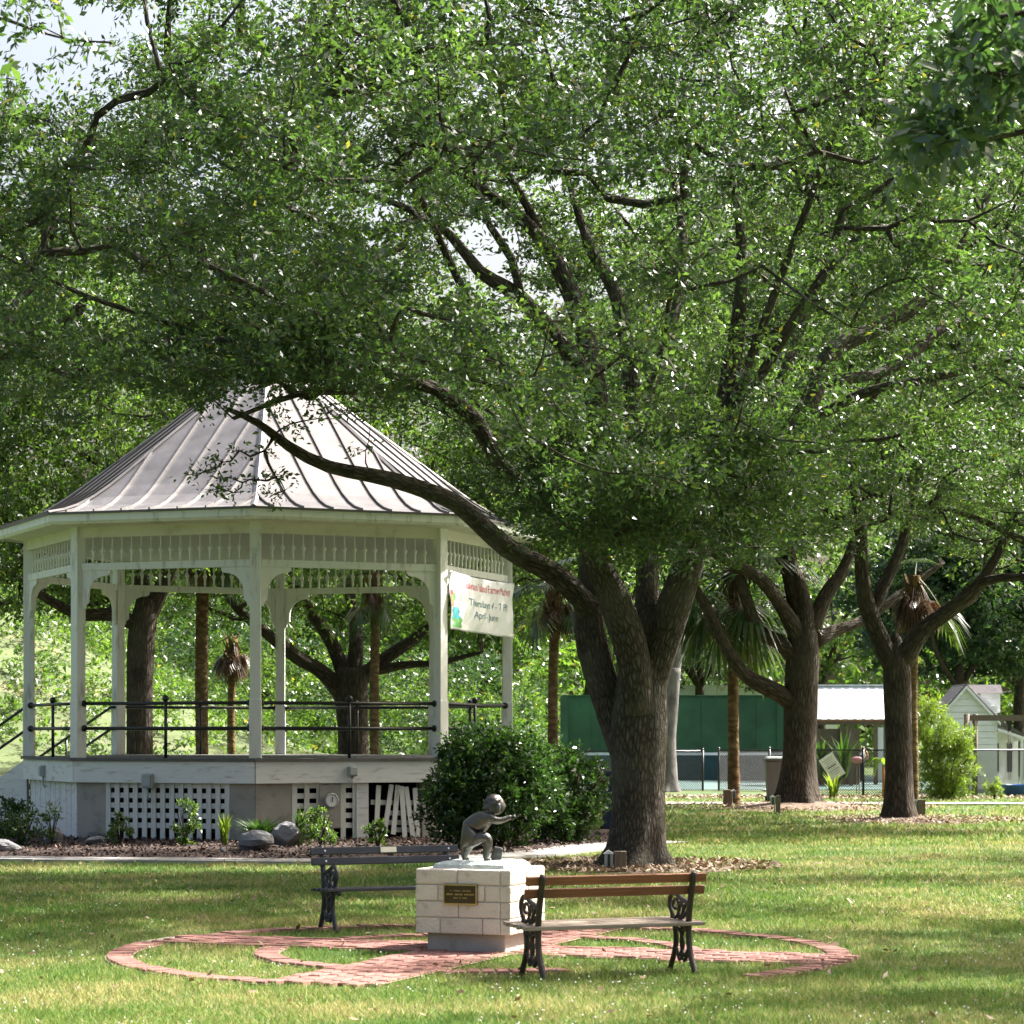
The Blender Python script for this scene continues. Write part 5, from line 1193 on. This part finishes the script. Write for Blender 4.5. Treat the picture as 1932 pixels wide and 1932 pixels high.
# tin-roofed shelter
t = thing('shelter', 'open timber shelter with white tin roof and rust streaks', 'shelter', (10.45, 88, 0))
W_ = 3.6
for x in (.08, 1.3, 2.5, W_ - .1):
    for y in (.15, 2.6): MB().box((x, y, 1.17), (.14, .14, 2.34)).build('post', M['timber'], t)
nsh = 6
for i in range(nsh):
    for s, nm in ((1, 'tin_sheet'), (-1, 'tin_sheet')):
        x0, x1 = W_ * i / nsh - .1 + .003, W_ * (i + 1) / nsh - .1 - .003; y0 = -.2 if s > 0 else 3.0; v = []
        cols = 7
        for j in range(cols): x = x0 + (x1 - x0) * j / (cols - 1); dz = .018 if j % 3 == 0 else 0; v += [(x, y0, 2.33 + dz), (x, 1.4, 3.52 + dz)]
        MB().raw(v, [(2 * j, 2 * j + 2, 2 * j + 3, 2 * j + 1) for j in range(cols - 1)]).build(nm, M['tin'], t)
MB().box((W_ / 2 - .1, 1.4, 3.53), (W_ + .1, .25, .04)).build('ridge_cap', M['tin'], t); MB().box((W_ / 2 - .1, -.2, 2.29), (W_ + .02, .05, .06)).build('eave_strip', M['rust'], t)
MB().box((W_ / 2 - .1, .15, 2.22), (W_, .1, .16)).build('beam', M['timber'], t)
for s in (1, -1): MB().bar((W_ - .06, 1.4, 3.45), (W_ - .06, 1.4 - s * 1.6, 2.25), .04, .14).build('barge_board', M['siding'], t)
MB().box((2.9, 2.75, 1.1), (.9, .06, 1.9)).build('back_screen', M['siding'], t); MB().box((1.0, 2.75, 1.0), (1.9, .06, 2.0)).build('back_panel', M['timber'], t)
# playhouse
t = thing('playhouse', 'white clapboard playhouse with steep gable, dormers and small porch', 'playhouse', P(1783, 1500, 79.0) * np.array([1, 1, 0]))
WPH = 1.62; ZE, ZA = 2.62, 3.34; DP = 2.2
MB().box((WPH / 2, DP / 2, 1.31), (WPH - .06, DP - .06, 2.62)).build('wall', M['siding'], t)
for i in range(16):
    z = .1 + i * .2; wz = WPH if z + .1 < ZE else WPH * (ZA - z - .1) / (ZA - ZE) * .98
    if wz < .2: continue
    MB().box((WPH * .40 if z > ZE else WPH / 2, -.012, z + .095), (wz * (.8 if z > ZE else 1), .03, .188), Matrix.Rotation(R_(-4), 3, 'X')).build('clapboard', M['siding'], t)
apx = .64
MB().prism([(0, ZE), (WPH, ZE), (apx, ZA)], .02, Matrix.Translation((0, .02, 0))).build('gable', M['siding'], t)
def slab(p, nm, mat, y0, y1, th):
    (x0, z0), (x1, z1) = p; MB().raw([(x0, y0, z0), (x1, y0, z1), (x1, y1, z1), (x0, y1, z0), (x0, y0, z0 - th), (x1, y0, z1 - th), (x1, y1, z1 - th), (x0, y1, z0 - th)], [(0, 1, 2, 3), (7, 6, 5, 4), (0, 4, 5, 1), (1, 5, 6, 2), (2, 6, 7, 3), (3, 7, 4, 0)]).build(nm, mat, t)
slab(((-.08, ZE - .07), (apx, ZA + .04)), 'roof_slope', M['shingle'], -.12, DP + .1, .05); slab(((apx, ZA + .045), (1.72, ZE - .38)), 'roof_slope', M['shingle'], -.12, DP + .1, .05)
slab(((1.72, ZE - .38), (2.5, 1.78)), 'porch_roof', M['shingle'], -.12, DP + .1, .05)
slab(((-.05, ZE - .09), (apx, ZA - .02)), 'barge_board', M['siding'], -.17, -.125, .1); slab(((apx, ZA - .015), (1.7, ZE - .44)), 'barge_board', M['siding'], -.17, -.125, .1); slab(((1.62, ZE - .62), (2.46, 1.72)), 'barge_board', M['siding'], -.17, -.125, .09)
for y in (.25, 1.35):
    MB().box((1.45, y + .3, 2.80), (.62, .6, .62)).build('dormer', M['siding'], t)
    for i in range(3): MB().box((1.45, y - .012, 2.62 + i * .2), (.6, .02, .185), Matrix.Rotation(R_(-4), 3, 'X')).build('clapboard', M['siding'], t)
    MB().prism([(-.36, 3.08), (0, 3.36), (.36, 3.08)], 1.15, Matrix.Translation((1.26, y + .3, 0)) @ Matrix.Rotation(R_(90), 4, 'Z')).build('dormer_roof', M['shingle'], t)
    wdw = MB().box((1.77, y + .3, 2.82), (.02, .3, .34)).build('window', M['window_dark'], t)
MB().box((2.38, -.02, .85), (.09, .09, 1.7)).build('porch_post', M['siding'], t); MB().box((2.38, DP, .85), (.09, .09, 1.7)).build('porch_post', M['siding'], t); MB().box((2.38, DP / 2, 1.66), (.08, DP, .12)).build('porch_beam', M['siding'], t)
for x in (1.78, 2.2):
    wdw = MB().box((x, 1.0, 1.08), (.16, .03, .9)).build('window', M['window_dark'], t); MB().box((x, .97, .58), (.24, .05, .06)).build('sill', M['siding'], wdw)
MB().box((2.0, 1.06, .95), (.95, .06, 1.9)).build('porch_wall', M['siding'], t); MB().box((2.05, .02, .45), (.62, .05, .06)).build('porch_rail', M['siding'], t)
for i in range(5): MB().box((1.8 + i * .12, .02, .22), (.03, .03, .42)).build('rail_slat', M['siding'], t)
# swing frame
b = P(1824, 1500, 76.0) * np.array([1, 1, 0]); t = thing('swing_frame', 'brown timber swing frame in front of the playhouse', 'swing frame', b)
MB().tube([(0, 0, 0), (0, 0, 2.42)], .085, 10).build('post', M['timber'], t, True); MB().tube([(.27, .12, 0), (.27, .12, 2.42)], .085, 10).build('post', M['timber'], t, True)
MB().box((1.75, .06, 2.30), (3.4, .11, .17)).build('beam', M['timber'], t); MB().tube([(3.3, .06, 0), (3.3, .06, 2.4)], .085, 10).build('post', M['timber'], t, True)
MB().prism([(-.1, 0), (.1, 0), (.04, -.28), (-.04, -.28)], .06, Matrix.Translation((1.28, .06, 2.21))).build('hanger', M['black_iron'], t)
for x in (1.25, 1.31): MB().tube([(x, .06, 2.0), (x + .02, .06, .45)], .012, 5).build('chain', M['black_iron'], t, True)
t = thing('plastic_tub', 'bright blue plastic tub on the ground at the right edge', 'tub', P(1925, 1500, 75.2) * np.array([1, 1, 0]))
MB().lathe([(.42, 0), (.5, .05), (.54, .25), (.57, .3), (.57, .33), (.5, .33), (.46, .1), (.001, .08)], 20).build('tub', M['blue_plastic'], t, True)
# flamingo ornament
t = thing('lawn_ornament', 'pink long-necked bird ornament behind the fence', 'ornament', P(1618, 1420, 78) * np.array([1, 1, 0]))
blob('body', (0, 0, 1.02), (.17, .10, .11), M['pink'], t, lambda v: 1 + .25 * max(0, -v[0]) ** 2, 14)
MB().tube(spline([(.2, 0, 1.02), (.3, 0, 1.15), (.24, 0, 1.3), (.16, 0, 1.36), (.1, 0, 1.30)], .03), .035, 7).build('neck', M['pink'], t, True)
for x in (-.03, .05): MB().tube([(x, 0, 0), (x, 0, .9)], .014, 5).build('leg', M['timber'], t)
# sign on the fence
t = thing('fence_sign', 'white notice board tied crookedly to the playground fence', 'sign', P(1570, 1447, 73.35)); t.rotation_euler = (0, R_(-33), 0)
MB().box((0, 0, 0), (.46, .02, .72)).build('board', M['sign_white'], t)
for i in range(9):
    x = -.17 + i * .04; MB().box((0, -.012, .26 - i * .06), (.34 - .06 * (i % 3), .003, .018 if i != 4 else .035)).build('print_line', M['sign_ink'] if i in (4, 6) else M['grey_box'], t)
# bins
def bin_(name, label, x, d, wd, h, mat, lid):
    t = thing(name, label, 'bin', ((x - CX) / F * d, d, 0)); bevel(MB().box((0, 0, h * .46), (wd * .8, wd * .8, h * .92), None, 1.22).build('body', mat, t), .03)
    MB().box((0, 0, h * .94), (wd * 1.06, wd * 1.06, .05)).build('rim', mat, t); bevel(MB().box((0, 0, h * .985), (wd * 1.02, wd * 1.02, .06), None, .85).build('lid', lid, t), .015)
    for s in (-1, 1): MB().tube([(s * wd * .42 - .03, wd * .42, .1), (s * wd * .42 + .03, wd * .42, .1)], .1, 12).build('wheel', M['black_iron'], t)
bin_('wheeled_bin', 'dark blue wheeled bin mostly hidden behind the big oak trunk', 1162, 48.5, .62, 1.16, M['dark_blue'], M['brown_plastic'])
bin_('wheeled_bin', 'brown wheeled bin left of the dark oak trunk', 1464, 67, .56, 1.22, M['brown_plastic'], M['grey_box'])
# bollard lights
def bollard(label, x, d, h, wd, side, lamp='box', ang=0):
    t = thing('light_post', label, 'light', ((x - CX) / F * d, d, 0), ang, 'garden lights on short timber posts')
    bevel(MB().box((0, 0, h / 2 - .03), (wd, wd, h + .06)).build('post', M['timber'], t), .008)
    MB().box((side * (wd / 2 + .07), 0, h - .12), (.11, .11, .17)).build('lamp_case', M['grey_box'], t); MB().box((side * (wd / 2 + .07), -.06, h - .12), (.035, .012, .16)).build('lamp_slot', M['black_iron'], t)
    MB().prism([(-.07, 0), (.07, 0), (0, .05)], .13, Matrix.Translation((side * (wd / 2 + .07), 0, h - .033))).build('lamp_cap', M['siding'], t)
    MB().tube([(side * (wd / 2 + .03), 0, h - .2), (side * (wd / 2 + .03), 0, 0)], .012, 6).build('conduit', M['grey_box'], t)
bollard('timber light post at the foot of the big oak', 1170, 33.6, .29, .16, -1)
bollard('timber light post beside the shaggy palm trunk', 1372, 63.2, .44, .19, 1)
bollard('timber light post at the left root of the dark oak', 1468, 58, .42, .1, -1)
bollard('timber light post right of the slim oak', 1738, 55.6, .40, .17, -1)

# ------------------------------------------------------------------ litter, grass, clover
def disc(n, c, r, g): a = g.uniform(0, 6.28, n); q = np.sqrt(g.uniform(0, 1, n)); return np.stack([c[0] + np.cos(a) * q * r[0], c[1] + np.sin(a) * q * r[1]], 1)
g = np.random.default_rng(9)
def mound(name, c, rx, ry, h, mat, seed):
    mb = MB(); N, Rn = 36, 8; vs = [(c[0], c[1], h)]
    for j in range(1, Rn + 1):
        for i in range(N):
            a = 2 * math.pi * i / N; k = 1 + .16 * math.sin(3 * a + seed) + .1 * math.sin(7 * a + 2 * seed); q = j / Rn; vs.append((c[0] + math.cos(a) * rx * q * k, c[1] + math.sin(a) * ry * q * k, h * (1 - q) ** 1.3 + .012 * (1 - q) - .006))
    fs = [(0, 1 + i, 1 + (i + 1) % N) for i in range(N)] + [(1 + (j - 1) * N + i, 1 + j * N + i, 1 + j * N + (i + 1) % N, 1 + (j - 1) * N + (i + 1) % N) for j in range(1, Rn) for i in range(N)]
    o = mb.raw(vs, fs).build(name, mat, None, True); o['kind'] = 'structure'
ob = np.array([(1203 - CX) / F * D0, D0]); bB = np.array([(1503 - CX) / F * dB, dB]); bC = np.array([(1696 - CX) / F * dC, dC])
mound('tree_mound', ob, 1.7, 1.6, .07, M['litter'], 1); mound('tree_mound', bB, 2.3, 2.6, .22, M['litter'], 2); mound('tree_mound', bC, 1.7, 2.0, .14, M['litter'], 3)
q = np.vstack([disc(2600, ob, (2.0, 1.9), g), disc(1500, bB, (3.4, 4), g), disc(1500, bC + [.5, 0], (2.3, 2.4), g)])
q = q[np.minimum(np.linalg.norm(q - ob, axis=1), np.minimum(np.linalg.norm(q - bB, axis=1), np.linalg.norm(q - bC, axis=1))) > .35]
o = flakes('leaf_litter', q, .06, .045, M['fallen'], seed=5); tag(o, 'dry fallen leaves scattered round the oak trunks', 'leaf litter')
q = rng.uniform([-9, 15], [9, 36], (700, 2)); o = flakes('fallen_leaves', q, .045, .035, M['fallen'], seed=6); tag(o, 'single dry leaves scattered over the lawn', 'fallen leaves')
q = rng.uniform([3, 67], [16, 73.5], (2600, 2)); q = q[q[:, 1] > 70.2]; o = flakes('fence_litter', q, .04, .07, M['fallen'], seed=7); tag(o, 'pale leaf litter along the foot of the playground fence', 'leaf litter')

bx = np.array([(q[0], q[1]) for q in bricks]); 
def grass_ok(x, y):
    ok = ~in_poly(x, y, bed)
    for ln, wd in ((walk_line, .52), (far_line, .78), (court_line, .48)):
        for p, q2 in zip(ln[:-1:3], ln[3::3]):
            dx, dy = q2 - p; tt = np.clip(((x - p[0]) * dx + (y - p[1]) * dy) / (dx * dx + dy * dy), 0, 1); ok &= np.hypot(x - p[0] - tt * dx, y - p[1] - tt * dy) > wd
    lx = (x - PC[0]) * math.cos(-PR) - (y - PC[1]) * math.sin(-PR); ly = (x - PC[0]) * math.sin(-PR) + (y - PC[1]) * math.cos(-PR)
    rB = np.hypot(x - BC[0], y - BC[1]); aB = (np.degrees(np.arctan2(y - BC[1], x - BC[0])) + 360) % 360; jit = np.random.default_rng(2).normal(-.012, .04, len(x))
    ok &= ~((np.abs(lx) < .43 + jit) & (rB < 3.08 + jit)) & ~((np.abs(ly) < .43 + jit) & (rB < 3.08 + jit))
    ok &= ~((rB > 2.87 - jit) & (rB < 3.1 + jit) & ~((aB > 241) & (aB < 314))) & ~((rB > 1.66 - jit) & (rB < 1.9 + jit) & ~((aB > 292) & (aB < 330)))
    for c, r in ((ob, 1.25), (bB, 1.5), (bC, 1.1)): ok &= (np.hypot(x - c[0], y - c[1]) > r * (1 + .3 * np.sin(x * 5 + y * 3)))
    return ok
def grass_batch(n, d0, d1, pw, size, wid, g):
    u = g.uniform(0, 1, n); e = 1 - pw; d = (d0 ** e + u * (d1 ** e - d0 ** e)) ** (1 / e); x = g.uniform(-1, 1, n) * (d * .212 + .8)
    k = grass_ok(x, d) & ~((d > 74.5)) ; x, d = x[k], d[k]; n = len(x)
    nz = np.sin(x * 1.9 + d * .7) * np.sin(d * 1.3 - x * .6) + np.sin(x * 5.1 - d * 3.3) * .5
    h = size * g.uniform(.5, 1.25, n) * (1 + .22 * nz); a = g.uniform(0, 6.28, n); ln = g.normal(0, .55, (n, 2)); b0 = np.stack([x, d, np.zeros(n)], 1); s = np.stack([np.cos(a), np.sin(a), np.zeros(n)], 1) * (wid * g.uniform(.7, 1.3, n))[:, None]
    tp = b0 + np.stack([ln[:, 0] * h, ln[:, 1] * h, h], 1); return np.stack([b0 - s, b0 + s, tp], 1).reshape(-1, 3), g.uniform(0, 1, n)
g = np.random.default_rng(12); Vs, Ts = [], []
for args in ((210000, 15.2, 26, 1.6, .045, .0042), (170000, 24, 45, 1.6, .05, .008), (70000, 42, 74, 1.4, .065, .018)):
    v, ti = grass_batch(*args, g); Vs.append(v); Ts.append(ti)
o = soup('lawn_grass', np.vstack(Vs), 3, M['grass'], None, np.concatenate(Ts)); o['kind'] = 'stuff'; tag(o, 'short mown grass with dry patches across the park lawn', 'grass')
# clover heads
n = 1300; u = g.uniform(0, 1, n); d = (15.3 ** -.8 + u * (34 ** -.8 - 15.3 ** -.8)) ** (1 / -.8); x = g.uniform(-1, 1, n) * (d * .212 + .5); k = grass_ok(x, d) & (np.sin(x * 1.3 + 1) + np.sin(d * 1.1 + x) + np.sin(x * 2.7 - d * 1.9) > -.2); x, d = x[k], d[k]
oc = np.array([(1, 0, 0), (0, 1, 0), (-1, 0, 0), (0, -1, 0), (0, 0, 1), (0, 0, -1)], float); fc = [(0, 1, 4), (1, 2, 4), (2, 3, 4), (3, 0, 4), (1, 0, 5), (2, 1, 5), (3, 2, 5), (0, 3, 5)]
r = g.uniform(.005, .0095, len(x)); c = np.stack([x, d, g.uniform(.03, .055, len(x))], 1); V = (c[:, None, :] + oc[None] * r[:, None, None])
V = np.concatenate([V[:, f, :] for f in fc], 1).reshape(-1, 3); o = soup('clover_flowers', V, 3, M['flower'], None); o['kind'] = 'stuff'; tag(o, 'tiny white clover heads dotted through the lawn', 'clover')
tot = sum(sum(p.loop_total - 2 for p in o.data.polygons) for o in SC.objects if o.type == 'MESH'); print('approx tris', tot)
